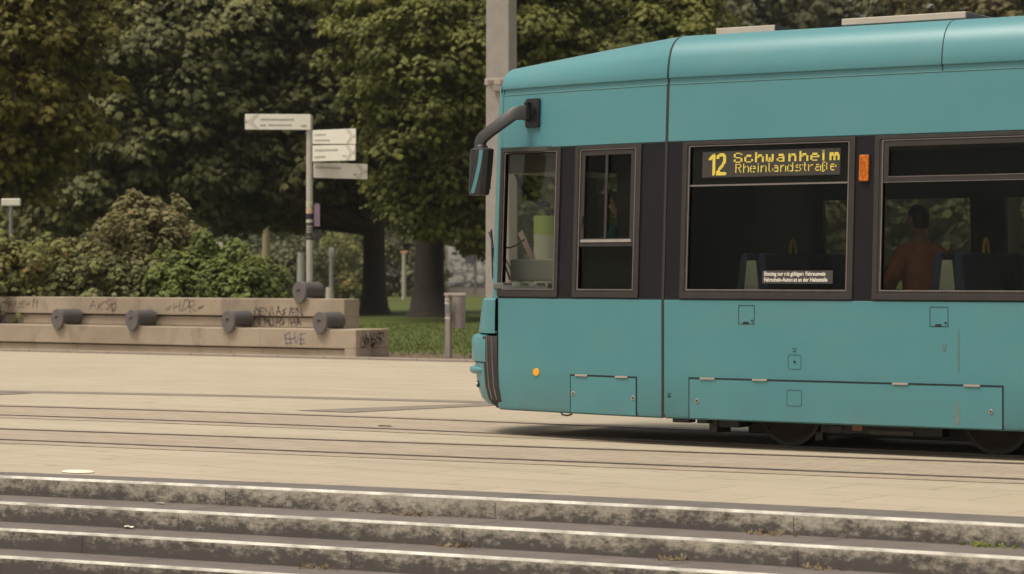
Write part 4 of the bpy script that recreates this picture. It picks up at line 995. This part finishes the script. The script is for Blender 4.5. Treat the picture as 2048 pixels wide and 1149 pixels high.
# ---- writing
def text_obj(body, size, x, z, off, m, parent, name, wscale=1.0, bold=0.0, align='LEFT', fx=1):
    cu = bpy.data.curves.new(name, 'FONT'); cu.body = body; cu.size = size; cu.align_x = align; cu.space_line = 1.05; cu.offset = bold; cu.extrude = .0004
    to = bpy.data.objects.new(name, cu); COL.objects.link(to)
    dg = bpy.context.evaluated_depsgraph_get(); me = bpy.data.meshes.new_from_object(to.evaluated_get(dg)); me.name = name
    bpy.data.objects.remove(to)
    o0 = wloc(parent)
    for v in me.vertices:
        X = x + v.co.x*wscale; Z = z + v.co.y; p_ = SP(X, Z, off + v.co.z); v.co = (p_.x-o0.x, p_.y-o0.y, p_.z-o0.z)
    me.materials.clear(); me.materials.append(m); o = bpy.data.objects.new(name, me); COL.objects.link(o); o.parent = parent; return o
g = MB(); plate(g, (-9.482, -8.828, 1.405, 1.515), .003, -.0165, -.0145); stk = g.build('notice_sticker', mat('sticker_dark_grey', (.045, .04, .038), .5, .1), tram)
WT = mat('sticker_white_print', (.75, .68, .6), .6, .02)
text_obj("Einstieg nur mit gültigem Fahrausweis\nFahrschein-Automat an der Haltestelle", .047, -9.465, 1.472, -.0138, WT, stk, 'lettering', .80, .0012)

# ---- side furniture
def lines(rect, rad, wdt, name, mt=LINE, o=.002):
    g = MB(); ring(g, rect, (rect[0]+wdt, rect[1]-wdt, rect[2]+wdt, rect[3]-wdt), rad, max(.001, rad-wdt*.5), -.004, o); return g.build(name, mt, tram)
HING = mat('hinge_steel', (.50, .44, .37), .4, .2, 60, metal=.4)
def hatch(x0, x1, z1, hinges, locks):
    g = MB(); plate(g, (x0+.006, x1-.006, .252, z1-.012), .006, -.002, .006); h = g.build('access_hatch', TEAL, tram, bevel=.003)
    g = MB(); slab(g, x0-.004, x0+.004, .25, z1, -.004, .003); slab(g, x1-.004, x1+.006, .25, z1, -.004, .003); slab(g, x0-.004, x1+.006, z1-.008, z1+.006, -.004, .003)
    g.build('gap', LINE, h)
    for hx in hinges:
        g = MB()
        for k in range(8): g.add(*(lambda c: ([c + Vector((a, b, d)) for d in (-.008, .008) for b in (-.012, 0) for a in (-.0075, .0075)], [(0,1,3,2),(4,6,7,5),(0,4,5,1),(2,3,7,6),(0,2,6,4),(1,5,7,3)]))(SP(hx + .0175*k, z1-.001, .004)))
        g.build('hinge', HING, h)
    for lx, lz in locks:
        g = MB(); c = SP(lx, lz, .006); g.tube([c, c - Vector((0, .006, 0))], [.021, .018], 18); lo = g.build('lock', STEEL, h, smooth=True)
        g = MB(); g.tube([c - Vector((0, .0061, 0)), c - Vector((0, .0075, 0))], [.009, .009], 6); g.build('keyhole', DARKM, lo)
hatch(-11.472, -10.716, .585, (-11.40, -10.94), ((-11.435, .42), (-10.75, .405)))
hatch(-10.171, -7.33, .594, (-10.05, -9.55, -8.27, -7.65), ((-10.09, .40), (-7.43, .39)))
hatch(-5.6, -3.2, .594, (-5.5, -4.9, -4.1, -3.5), ((-5.5, .40), (-3.3, .39)))
for (x0, x1) in ((-9.694, -9.542), (-7.955, -7.795)):
    o = lines((x0, x1, 1.06, 1.222), .003, .005, 'flap_outline')
    g = MB(); cx = (x0+x1)/2 - .005
    pts = [SP(cx-.032, 1.064, .004), SP(cx+.032, 1.064, .004), SP(cx+.022, 1.082, .004), SP(cx-.022, 1.082, .004)]
    g.prism(pts, (0, .008, 0)); g.build('finger_slot', DARKM, o)
    g = MB(); c = SP(x1-.022, 1.092, .003); g.tube([c, c - Vector((0, .003, 0))], [.009, .008], 12); g.build('flap_lock', LINE, o)
o = lines((-9.228, -9.106, .687, .812), .02, .004, 'filler_outline', mat('soft_outline', (.03, .075, .078), .6, .1))
g = MB(); c = SP(-9.167, .752, .002); g.tube([c, c - Vector((0, .004, 0))], [.011, .009], 14); g.build('filler_lock', DARKM, o)
lines((-9.237, -9.098, .382, .518), .015, .0035, 'marking_outline', mat('soft_outline', (.03, .075, .078), .6, .1), .0085)
g = MB(); g.prism([SP(-9.185, .836, .003), SP(-9.150, .836, .003), SP(-9.168, .852, .003)], (0, .004, 0)); g.prism([SP(-9.19, .862, .003), SP(-9.145, .862, .003), SP(-9.145, .866, .003), SP(-9.19, .866, .003)], (0, .004, 0)); g.build('faded_symbol', mat('soft_outline', (.03, .075, .078), .6, .1), tram)
g = MB(); g.prism([SP(-10.385, .422, .003), SP(-10.345, .422, .003), SP(-10.365, .447, .003)], (0, .004, 0)); g.prism([SP(-10.385, .452, .003), SP(-10.345, .452, .003), SP(-10.345, .456, .003), SP(-10.385, .456, .003)], (0, .004, 0)); g.build('jacking_symbol', LINE, tram)
# dirt run and scuffs
DIRT = mat('dried_dirt', (.13, .185, .165), .7, .15, 30)
rnd = random.Random(9)
def stain(mb, x, z0, z1, wtop, wbot, o=.0035, n_=10):
    L_ = []; Rr = []
    for i in range(n_+1):
        t_ = i/n_; z = z1 + (z0-z1)*t_; w_ = wtop + (wbot-wtop)*t_
        L_.append(SP(x - w_*rnd.uniform(.7, 1.2), z, o)); Rr.append(SP(x + w_*rnd.uniform(.7, 1.2), z, o))
    mb.add(L_ + Rr, [(i, i+1, n_+2+i, n_+1+i) for i in range(n_)])
g = MB(); stain(g, -7.715, .275, .47, .006, .03, .0075); g.build('dirt_run', DIRT, tram)
g = MB(); stain(g, -7.71, .70, 1.04, .008, .008); stain(g, -7.83, .87, .92, .022, .012); g.build('scuff', mat('faint_scuff', (.095, .19, .182), .6, .1, 30), tram)
# side reflector, amber marker lamp
c = SP(-11.884, .597, .004); g = MB(); g.tube([c + Vector((0, .004, 0)), c - Vector((0, .008, 0))], [.036, .033], 24); g.build('reflector', AMBER2, tram, smooth=True)
g = MB(); plate(g, (-8.598, -8.512, 2.25, 2.468), .012, 0, .02); ml = g.build('marker_lamp', AMBER, tram, bevel=.006)
g = MB(); plate(g, (-8.602, -8.508, 2.246, 2.472), .012, -.004, .006); g.build('lamp_base', BLKPL, ml)
# bright water-drip edges: small lip at the foot of the fascia and dark belt seal
for (x0, x1) in ((CX0+.03, XG-.014), (XG+.014, XEND)):
    g = MB(); slab(g, x0, x1, GUT-.002, GUT+.003, -.01, .004); g.build('drip_lip', mat('lip_teal', (.16, .30, .28), .35, .05), tram)
    g = MB(); slab(g, x0, x1, BELT0-.002, BELT0+.008, -.01, -.001); g.build('belt_seal', LINE, tram)
    g = MB(); slab(g, x0, x1, BELT1-.008, BELT1+.002, -.01, -.001); g.build('belt_seal', LINE, tram)

# ---- mirror on its arm
pl0 = SP(-12.092, 3.08, 0); 
g = MB(); plate(g, (-12.07, -11.90, 2.816, 3.082), .018, -.004, .03); mp_ = g.build('mirror_bracket', mat('glossy_black', (.010, .010, .012), .22, .3, 25, .3, 60), tram, bevel=.006)
g = MB(); c = SP(-12.04, 2.965, .05); g.tube([c + Vector((0, 0, -.085)), c + Vector((0, 0, .085))], .022, 14); g.build('hinge_pin', BLKPL, mp_, smooth=True)
def AP(px, py, Y): k = (px-1024)/FPX; d = Y/(CS + k*SN); return Vector((d*(k*CS-SN), Y, EYE - (py-HOR)*d/FPX))
armc = [(1056, 226, 18.74, 13), (1044, 226, 18.70, 13.5), (1032, 227, 18.67, 13), (1024, 230, 18.65, 12.2), (1004, 245, 18.60, 11.4), (977, 265.5, 18.56, 10.6), (966, 275, 18.55, 10.6), (961, 283, 18.55, 10.8), (960, 291, 18.55, 10.8)]
g = MB(); rings = []
P_ = [AP(a, b, Y) for a, b, Y, h in armc]
for i, (a, b, Y, h) in enumerate(armc):
    t_ = (P_[min(i+1, len(P_)-1)] - P_[max(i-1, 0)]).normalized(); nn = Vector((0, -1, 0)); up = t_.cross(nn).normalized(); hh = h*1.06*22.4/FPX
    prf = [(-.8, -1), (.8, -1), (1, -.75), (1, .55), (.55, 1), (-.55, 1), (-1, .55), (-1, -.75)]
    sgn = 1 if up.z > 0 else -1
    if i > 5: sgn = 1 if up.x < 0 or up.z > 0 else -1
    up = up*sgn
    rings.append([P_[i] + up*hh*v + nn*.032*u for u, v in prf])
g.loft(rings, True, True); arm = g.build('mirror_arm', ARMPL, tram, smooth=True, bevel=.003)
hc = AP(961.5, 342, 18.55)
def oct_(z, cx, w_, d_, ch): return [Vector((cx + a, hc.y + b, z)) for a, b in ((-w_+ch, -d_), (w_-ch, -d_), (w_, -d_+ch), (w_, d_-ch), (w_-ch, d_), (-w_+ch, d_), (-w_, d_-ch), (-w_, -d_+ch))]
zt = AP(958, 297, 18.55).z; zbm = AP(958, 391, 18.55).z
g = MB(); g.loft([oct_(zbm+.0, hc.x-.018, .080, .055, .03), oct_(zbm+.012, hc.x-.020, .090, .070, .035), oct_((zt+zbm)/2, hc.x+.0, .098, .078, .035), oct_(zt-.012, hc.x+.016, .1, .078, .035), oct_(zt, hc.x+.016, .076, .066, .04)], True, True)
mh = g.build('mirror_head', BLKPL, tram, smooth=False, bevel=.004)
g = MB(); strip_ = []
for i in range(9):
    t_ = i/8; z = zt-.02 + (zbm+.018-zt+.02)*t_; x = hc.x + .055 - .100*(t_**1.5); strip_.append((x, z, .019 + .001*t_))
yf = lambda z: .0795 - (.008*max(0, ((zt+zbm)/2 - z))/((zt-zbm)/2))
vs = [Vector((x-w_, hc.y - yf(z), z)) for x, z, w_ in strip_] + [Vector((x+w_, hc.y - yf(z), z)) for x, z, w_ in strip_]
yo = [ -.0965]*9
g.add(vs, [(i, i+1, 10+i, 9+i) for i in range(8)]); g.add([v + Vector((0, .02, 0)) for v in vs], [(i, i+1, 10+i, 9+i) for i in range(8)]); g.build('teal_stripe', TEAL, mh)
g = MB(); c = AP(960, 290, 18.55); g.tube([(c.x+.01, c.y, zt-.002), (c.x+.01, c.y, zt+.018), (c.x+.01, c.y, zt+.03)], [.066, .062, .052], 18); g.build('mirror_collar', BLKPL, mh, smooth=True)
# mirror glass faces back along the tram
g = MB(); g.obox((hc.x+.062, hc.y+.058, (zt+zbm)/2), (.003, .003, 0), (-.022, .022, 0), (0, 0, .16)); g.build('mirror_glass', mat('mirror_silver', (.5, .5, .48), .05, .02, metal=.9), mh)

# ---- wiper at the front corner
g = MB()
w0 = nose_pt(D2(34), 1.72, -12.39, .27); w1 = nose_pt(D2(42), 1.88, -12.40, .31); w2 = nose_pt(D2(52), 1.42, -12.37, .30)
g.tube([w0, w1], .009, 6); g.tube([w0 + Vector((-.01, 0, .08)), w0 + Vector((-.04, 0, .15)), w1], .007, 6); g.tube([w1, w2], .010, 6); g.tube([w1+Vector((0,0,.02)), w0+Vector((.0,0,-.28))], .008, 6)
g.build('wiper', DARKM, tram)

# ---- underframe: bogie, wheels, brackets
def wheel(X, Y, sgn, r=.295):
    zc = r + .012
    g = MB(); rings = []
    for (rr, yo) in ((.0, -.01), (.06, -.01), (.065, .02), (.18, .032), (.215, .012), (r-.035, .0), (r-.03, -.012), (r, -.012), (r+.003, .06), (r+.025, .085), (r+.02, .11), (.0, .11)):
        rings.append([Vector((X + rr*math.cos(a), Y + sgn*yo, zc + rr*math.sin(a))) for a in [2*math.pi*k/40 for k in range(40)]])
    g.loft(rings, True, False); return g.build('wheel', RUST, tram, smooth=True)
for X in (-9.434, -7.566):
    for Yw, sgn in ((nrail(X)-.035, 1), (nrail(X)+1.475, -1)):
        wo = wheel(X, Yw, sgn)
        g = MB(); zc = .307
        rings = [[Vector((X + rr*math.cos(a), Yw - sgn*.014, zc + rr*math.sin(a))) for a in [2*math.pi*k/40 for k in range(40)]] for rr in (.262, .292)]
        g.loft(rings, True); g.build('tyre', mat('tyre_steel', (.028, .022, .018), .5, .2, 20, metal=.2), wo, smooth=True)
g = MB()
g.box(-10.05, -6.95, 18.78, 18.86, .27, .42); g.box(-9.05, -7.95, 18.70, 18.86, .15, .27); g.box(-10.02, -9.78, 18.62, 18.86, .17, .25)
g.box(-9.9, -6.95, 19.02, 20.3, .10, .34); g.box(-9.1, -9.03, 18.7, 18.8, .08, .16)  # wide dark box added between the wheels to keep light out underneath
g.box(-7.2, -6.8, 18.6, 18.9, .15, .3); g.box(-10.06, -9.98, 18.6, 18.86, .12, .3)
g.build('bogie_frame_and_light_block', DARKM, tram, bevel=.01)
g = MB(); g.box(-8.75, -8.66, 18.685, 18.70, .18, .235); g.build('grease_plate', mat('rust_orange', (.22, .10, .05), .7, .2), tram)
g = MB(); g.box(-8.95, -8.85, 18.68, 18.70, .17, .21); g.box(-8.6, -8.2, 18.682, 18.70, .155, .19); g.build('bogie_detail', mat('dirty_grey', (.05, .045, .04), .7, .3, 20), tram)
g = MB(); g.box(-10.36, -10.20, 18.50, 18.62, .205, .243); g.box(-10.12, -10.02, 18.50, 18.62, .205, .243); g.build('step_bracket', DARKM, tram)
g = MB(); g.tube([(-11.62, 18.70, .245), (-11.60, 18.69, .222), (-11.55, 18.69, .216), (-11.51, 18.69, .224), (-11.49, 18.70, .245)], .008, 8); g.build('lifting_loop', DARKM, tram)
g = MB(); g.box(-12.2, XEND, 18.95, 20.35, .34, .40); g.box(-10.3, XEND, 18.7, 20.6, .36, .72); g.build('floor', INTD, tram)
g = MB(); g.box(-6.6, XEND, 18.7, 20.6, .06, .30); g.build('equipment_case', DARKM, tram, bevel=.01)

# ---- interior
g = MB(); g.box(-12.3, XEND, 18.75, 20.55, 2.60, 2.64); g.build('ceiling', INTG, tram)
g = MB(); g.box(XEND-.02, XEND, 18.5, 20.8, .3, 3.4); g.build('rear_bulkhead', INTG, tram)
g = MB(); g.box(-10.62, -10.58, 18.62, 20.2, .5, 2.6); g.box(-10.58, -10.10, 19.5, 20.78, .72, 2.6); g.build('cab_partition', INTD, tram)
def seat_row(c, Y0, Y1, handle):
    """two seats back to back about X = c, a light filler panel between them by the window"""
    for q in (-1, 1):
        g = MB(); out = [(c+q*.045, 1.60), (c+q*.055, 1.655), (c+q*.085, 1.67), (c+q*.115, 1.64), (c+q*.15, 1.38), (c+q*.27, 1.10), (c+q*.26, .98), (c+q*.12, .98), (c+q*.075, 1.30)]
        g.prism([Vector((a, Y0, b)) for a, b in out], (0, Y1-Y0, 0)); o_ = g.build('seat', SEATB, tram, bevel=.02)
        g = MB(); g.box(min(c+q*.27, c+q*.66), max(c+q*.27, c+q*.66), Y0, Y1, 1.02, 1.12); g.build('cushion', SEATB, o_, bevel=.03)
        if handle and q > 0:
            g = MB(); pts = [Vector((c + .085, Y1-.2 + .055*math.cos(a), 1.655 + .125*math.sin(a))) for a in [math.pi*i/10 for i in range(11)]]
            g.tube(pts, .014, 8); g.build('grab_handle', YEL, o_, smooth=True)
for c in (-9.65, -7.87, -5.4, -3.2, -.9):
    seat_row(c, 18.62, 19.42, True); seat_row(c, 19.9, 20.62, False)
    g = MB(); g.prism([Vector((c-.042, 18.60, 1.60)), Vector((c+.042, 18.60, 1.60)), Vector((c+.075, 18.60, 1.30)), Vector((c+.12, 18.60, 1.0)), Vector((c-.12, 18.60, 1.0)), Vector((c-.075, 18.60, 1.30))], (0, .03, 0))
    g.build('filler_panel', PANELG, tram)
g = MB()
for x in (-10.3, -6.4): g.tube([(x, 19.75, .72), (x, 19.75, 2.6)], .018, 8)
g.build('stanchion', INTG, tram)
g = MB(); g.box(-10.05, XEND, 20.70, 20.73, .72, 1.30); g.build('side_lining', INTG, tram)

# ---- cab furniture
g = MB(); g.obox((-12.10, 19.45, 1.52), (.28, 0, 0), (0, .42, 0), (0, 0, .10)); g.obox((-12.12, 19.30, 1.375), (.30, 0, 0), (0, .5, 0), (0, 0, .03)); db = g.build('dashboard', DASH, tram, bevel=.012)
g = MB()
for x in (-12.3, -12.12, -11.94): g.box(x, x+.09, 18.79, 18.80, 1.392, 1.402)
g.build('air_vent', DARKM, db)
g = MB(); rings = []
for k in range(2): rings.append([Vector((-11.80 + .22*math.cos(a), 19.5 + .2*k, 1.60 + .22*math.sin(a))) for a in [math.pi*i/14 for i in range(15)]])
g.loft(rings, True, True); g.build('instrument_hood', mat('hood_grey', (.08, .08, .08), .6, .1), tram, smooth=True)
g = MB(); g.tube([AP(1023, 318, 19.1), AP(1030, 345, 19.1), AP(1042, 372, 19.1), AP(1058, 395, 19.1), AP(1074, 407, 19.1), AP(1088, 410, 19.1)], .017, 8); g.tube([AP(1084, 409, 19.1), AP(1099, 411, 19.1)], .026, 8); g.build('microphone', DARKM, tram, smooth=True)
g = MB(); g.tube([AP(1002, 494, 19.1), AP(1020, 496, 19.1), AP(1035, 490, 19.1), AP(1048, 480, 19.1)], .009, 8); g.tube([AP(1000, 500, 19.1), AP(1020, 560, 19.1)], .01, 6); g.tube([AP(1002, 500, 19.2), AP(1024, 545, 19.2)], .007, 6); g.build('cab_cable', DARKM, tram, smooth=True)
g = MB(); g.prism([AP(1036, 468, 19.3), AP(1044, 460, 19.3), AP(1070, 518, 19.3), AP(1060, 520, 19.3)], (0, .01, 0)); g.build('paper', mat('pink_paper', (.42, .29, .25), .7, .05), tram)
g = MB(); g.obox(Vector((-11.95, 19.6, 2.50)), (.42, 0, 0), (0, .7, 0), (0, 0, .09)); g.build('sun_visor', mat('visor_brown', (.035, .028, .022), .6, .1), tram, bevel=.01)
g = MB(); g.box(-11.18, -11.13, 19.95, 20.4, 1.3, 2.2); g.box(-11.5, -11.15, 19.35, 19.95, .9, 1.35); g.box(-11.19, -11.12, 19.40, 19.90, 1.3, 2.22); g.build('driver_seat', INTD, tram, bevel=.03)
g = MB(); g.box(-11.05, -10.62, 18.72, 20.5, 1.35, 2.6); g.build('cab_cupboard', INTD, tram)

# ---- roof equipment
RB = mat('roof_box_cream', (.52, .44, .36), .6, .1, 3)
def roofbox(px0, px1, zt, depth, lid):
    def rx(px): k = (px-1024)/FPX; Y = 19.32; d = Y/(CS+k*SN); return d*(k*CS-SN)
    x0, x1 = rx(px0), rx(px1)
    g = MB(); g.box(x0, x1, 19.34, 19.32+depth, 3.44, zt-.012); o = g.build('roof_box', RB if not lid else mat('roof_box_shadow_grey', (.20, .17, .16), .6, .1), tram, bevel=.005)
    if lid:
        g = MB(); g.box(x0-.01, x1+.012, 19.31, 19.33+depth, zt-.058, zt); g.build('box_lid', RB, o, bevel=.006)
        g = MB(); g.box(x1+.0125, x1+.016, 19.33, 19.31+depth, zt-.055, zt-.004); g.box(x1+.002, x1+.006, 19.36, 19.3+depth, 3.45, zt-.062); g.build('shaded_end', mat('roof_end_shade', (.09, .075, .085), .6, .1), o)  # plates on the box and lid ends, their shade put into the colour
    else:
        g = MB(); g.box(x1+.001, x1+.005, 19.35, 19.31+depth, 3.45, zt-.014); g.build('shaded_end', mat('roof_end_shade2', (.05, .045, .05), .6, .1), o)  # end of the plain box, its shade painted as a darker plate
        g = MB()
        for q in (.12, .4, .72): g.obox(Vector((x0+(x1-x0)*q, 19.338, zt-.10)), (.008, 0, 0), (0, .004, 0), (0, 0, .008))
        g.build('rivet', DARKM, o)
roofbox(1430, 1547, 3.690, .9, False); roofbox(1686, 1929, 3.690, 1.1, True)
g = MB()
for i in range(9): x = -8.93 + .02*i; g.box(x, x+.008, 19.33, 19.36, 3.46, 3.60)
g.box(-8.94, -8.74, 19.325, 19.365, 3.60, 3.612); g.build('cable_comb', RB, tram)

# ================================================================== PEOPLE
def skin_mesh(name, verts, edges, radii, m, parent, root=0, sub=2, origin=None):
    me = bpy.data.meshes.new(name + '_t'); o0 = wloc(parent) if parent is not None else Vector(origin or (0, 0, 0))
    me.from_pydata([Vector(v)-o0 for v in verts], edges, []); ob = bpy.data.objects.new(name + '_t', me); COL.objects.link(ob)
    sk = ob.modifiers.new('s', 'SKIN'); sk.use_smooth_shade = True
    for i, v in enumerate(me.skin_vertices[0].data):
        r_ = radii[i]; v.radius = r_ if isinstance(r_, tuple) else (r_, r_); v.use_root = (i == root)
    ss = ob.modifiers.new('d', 'SUBSURF'); ss.levels = sub; ss.render_levels = sub
    dg = bpy.context.evaluated_depsgraph_get(); m2 = bpy.data.meshes.new_from_object(ob.evaluated_get(dg)); m2.name = name
    bpy.data.objects.remove(ob); m2.materials.clear(); m2.materials.append(m)
    m2.polygons.foreach_set('use_smooth', [True]*len(m2.polygons))
    o = bpy.data.objects.new(name, m2); COL.objects.link(o); 
    if parent is not None: o.parent = parent
    else: o.location = o0
    return o
def head_mesh(mb, c, yaw, s=1.0, hair=False):
    """an egg of a head with brow, nose and chin, looking along yaw"""
    fx = Vector((math.cos(yaw), math.sin(yaw), 0)); sx = Vector((-math.sin(yaw), math.cos(yaw), 0)); rings = []
    for i in range(15):
        v = -1 + 2*i/14; z = v*.118*s; rr = math.sqrt(max(0, 1-v*v))
        ring_ = []
        for k in range(24):
            a = 2*math.pi*k/24; fr = math.cos(a); sd_ = math.sin(a)
            wx = .078*rr*(1 if v > -.2 else 1-.28*(-.2-v)); dx_ = .098*rr*(1 if v > -.1 else 1-.12*(-.1-v))
            d_ = dx_*fr + (-.01 if fr < 0 and v < -.3 else 0)
            if fr > .9: d_ += (.022*math.exp(-((v+.18)/.13)**2) + .006*math.exp(-((v-.15)/.1)**2) + .006*math.exp(-((v+.52)/.08)**2) - .006*math.exp(-((v-.02)/.07)**2))*s
            ring_.append(Vector(c) + fx*d_*s + sx*wx*sd_*s + Vector((0, 0, z)))
        rings.append(ring_)
    mb.loft(rings, True, True)
    for q in (-1, 1):
        e = Vector(c) + sx*q*.078*s - fx*.005; mb.tube([e - fx*.0 + Vector((0, 0, -.03)), e + sx*q*.012 + Vector((0, 0, .0)), e + Vector((0, 0, .03))], [.008, .014, .01], 8)
def join(objs, name):
    base = objs[0]; bm = bmesh.new()
    for o in objs:
        t_ = bmesh.new(); t_.from_mesh(o.data); me_ = bpy.data.meshes.new('x'); 
        off = wloc(o) - wloc(base); bmesh.ops.translate(t_, verts=t_.verts, vec=off); t_.to_mesh(me_); bm.from_mesh(me_); t_.free()
    bm.to_mesh(base.data); bm.free(); base.data.polygons.foreach_set('use_smooth', [True]*len(base.data.polygons))
    for o in objs[1:]: bpy.data.objects.remove(o)
    base.name = name; return base
def hand(root, d, palm_n, thumb_side, m, origin, s=1.0):
    """palm with five curled fingers; d along the fingers"""
    d = Vector(d).normalized(); n_ = Vector(palm_n).normalized(); sx = d.cross(n_).normalized()*thumb_side
    v = [Vector(root), Vector(root)+d*.05*s]; e = [(0, 1)]; r_ = [(.022*s, .014*s), (.032*s, .012*s)]
    for k, (off, L) in enumerate(((.027, .070), (.009, .080), (-.010, .074), (-.027, .058))):
        b = len(v); p0 = Vector(root)+d*.075*s+sx*off*s; v += [p0, p0+d*L*.45*s+n_*.008*s, p0+d*L*.75*s+n_*.025*s, p0+d*L*.85*s+n_*.043*s]; e += [(1, b), (b, b+1), (b+1, b+2), (b+2, b+3)]; r_ += [.0095*s, .0088*s, .008*s, .007*s]
    b = len(v); p0 = Vector(root)+d*.03*s+sx*.03*s; v += [p0, p0+sx*.025*s+d*.025*s+n_*.01*s, p0+sx*.03*s+d*.055*s+n_*.02*s]; e += [(0, b), (b, b+1), (b+1, b+2)]; r_ += [.012*s, .010*s, .0085*s]
    return skin_mesh('hand', v, e, r_, m, None, 0, 1, origin)
def seated(label, hip, face, shirt, hairm, trousers, arms, headturn=0, glasses=False, hairstyle='short', lean=(0, 0)):
    """a seated figure; hip point, facing yaw, arm joints as offsets in the body's own frame (forward, left, up)"""
    fx = Vector((math.cos(face), math.sin(face), 0)); lx = Vector((-math.sin(face), math.cos(face), 0)); hip = Vector(hip)
    def B(f_, l_, u_): return hip + fx*f_ + lx*l_ + Vector((0, 0, u_))
    lf, ll = lean
    V = [B(0, 0, 0), B(.0+lf*.3, ll*.3, .16), B(.0+lf*.6, ll*.6, .32), B(-.01+lf*.9, ll*.9, .47), B(.0+lf, ll, .57), B(.02+lf*1.1, ll*1.1, .64)]
    E = [(0,1),(1,2),(2,3),(3,4),(4,5)]; Rd = [(.15,.11), (.135,.10), (.15,.105), (.14,.09), (.066,.064), (.06,.06)]
    for s, (el, wr) in zip((1, -1), arms):
        b = len(V); V += [B(lf*.9-.01, s*.165+ll*.9, .455), B(*el), B(*wr)]; E += [(3, b), (b, b+1), (b+1, b+2)]; Rd += [.062, .044, .030]
    for s in (1, -1):
        b = len(V); V += [B(.06, s*.095, -.02), B(.44, s*.12, .02), B(.46, s*.12, -.40), B(.58, s*.12, -.43)]; E += [(0, b), (b, b+1), (b+1, b+2), (b+2, b+3)]; Rd += [.088, .062, .042, .035]
    body = skin_mesh('body', V, E, Rd, SKIN, None, 0, 2, hip)
    hc_ = B(.035+lf*1.2, ll*1.2, .74); mb = MB(); yaw = face + headturn; head_mesh(mb, hc_, yaw); 
    hd = mb.build('h', SKIN); hd.data.transform(Matrix.Translation(-hip)); hd.location = hip
    hs_ = [body, hd]
    for s, (el, wr) in zip((1, -1), arms):
        d = B(*wr) - B(*el); hs_.append(hand(B(*wr) - d.normalized()*.01, d, (0, 0, -1), -s, SKIN, hip))
    body = join(hs_, 'person'); body.name = 'person'; tag(body, label, 'person')
    # hair
    hx = Vector((math.cos(yaw), math.sin(yaw), 0)); hy = Vector((-math.sin(yaw), math.cos(yaw), 0)); rings = []; rn = random.Random(3)
    for i in range(9):
        ph = math.pi*.5*i/8 ; z = .128*math.cos(ph*1.12)
        ring_ = []
        for k in range(24):
            a = 2*math.pi*k/24; back = -math.cos(a)
            low_ = -.075 if back > .1 else (.045 if back < -.5 else -.01)
            zz = .128 + (low_-.128)*(i/8)**1.25
            rr = math.sqrt(max(0.0, 1-min(1, max(-1, zz/.132))**2))*(1 - .10*(i/8)**3)
            j = 1 + rn.uniform(-.02, .03)
            ring_.append(hc_ + hx*(.108*rr*math.cos(a)*j - .006) + hy*.089*rr*math.sin(a)*j + Vector((0, 0, zz + .004)))
        rings.append(ring_)
    g = MB(); g.loft(rings, True, False); g.add([rings[0][k] for k in range(24)], [tuple(range(24))]); g.build('hair', hairm, body, smooth=True)
    # shirt
    V2 = V[:4] + [B(lf, ll, .56)]; E2 = [(0,1),(1,2),(2,3),(3,4)]; R2 = [(.18,.135), (.18,.13), (.19,.13), (.165,.108), (.078,.078)]
    for s, (el, wr) in zip((1, -1), arms):
        b = len(V2); V2 += [B(lf*.9-.01, s*.168+ll*.9, .455), B(*el), B(*el).lerp(B(*wr), .8)]; E2 += [(3, b), (b, b+1), (b+1, b+2)]; R2 += [.088, .066, .05]
    sh = skin_mesh('shirt', V2, E2, R2, shirt, body, 0, 2)
    V3 = [B(0, 0, -.03)]; E3 = []; R3 = [(.165, .12)]
    for s in (1, -1):
        b = len(V3); V3 += [B(.07, s*.1, -.03), B(.44, s*.12, .02), B(.46, s*.12, -.36)]; E3 += [(0, b), (b, b+1), (b+1, b+2)]; R3 += [.1, .076, .058]
    skin_mesh('trousers', V3, E3, R3, trousers, body, 0, 2)
    if glasses:
        g = MB(); c = hc_ + hx*.093 + Vector((0, 0, .012))
        for s in (-1, 1):
            g.obox(c + hy*s*.034, hy*.028, hx*.004, (0, 0, .019)); g.tube([c + hy*s*.062, c + hy*s*.078 - hx*.09], .0035, 6)
        g.build('glasses', DARKM, body)
    return body
RUSTS = mat('rust_orange_shirt', (.52, .18, .085), .8, .3, 10, .6, 14); TEALS = mat('teal_shirt', (.03, .2, .24), .8, .25, 40); TRS = mat('dark_trousers', (.02, .02, .028), .8, .2)
pp = AP(1843, 441, 19.12)
seated('dark-haired passenger in a rust orange shirt sitting with back to the near window', (pp.x+.02, 19.10, pp.z-.74), math.radians(142), RUSTS, HAIRD, TRS,
       [((.08, .27, .20), (.30, .20, .08)), ((.10, -.26, .20), (.30, -.18, .08))], headturn=.35, lean=(.05, 0))
dp_ = AP(1247, 409, 19.65)
seated('tram driver with glasses and a teal shirt, one arm on the controls', (dp_.x+.07, 19.62, dp_.z-.74), math.radians(180), TEALS, HAIRB, TRS,
       [((.15, .24, .34), (.40, .20, .40)), ((.18, -.26, .30), (.42, -.16, .36))], glasses=True, lean=(.05, 0))

# ================================================================== rain haze in the air, one closed box round everything but the sky
g = MB(); g.box(-910, 510, -410, 910, -2.6, 34)
hz = bpy.data.materials.new('rain_haze'); hz.use_nodes = True; n = hz.node_tree.nodes; l = hz.node_tree.links; n.clear()
o_ = n.new('ShaderNodeOutputMaterial'); pv = n.new('ShaderNodeVolumePrincipled'); pv.inputs['Color'].default_value = (.95, .93, .88, 1); pv.inputs['Density'].default_value = .00016
l.new(pv.outputs[0], o_.inputs['Volume'])
h = g.build('haze', hz); tag(h, kind='stuff')
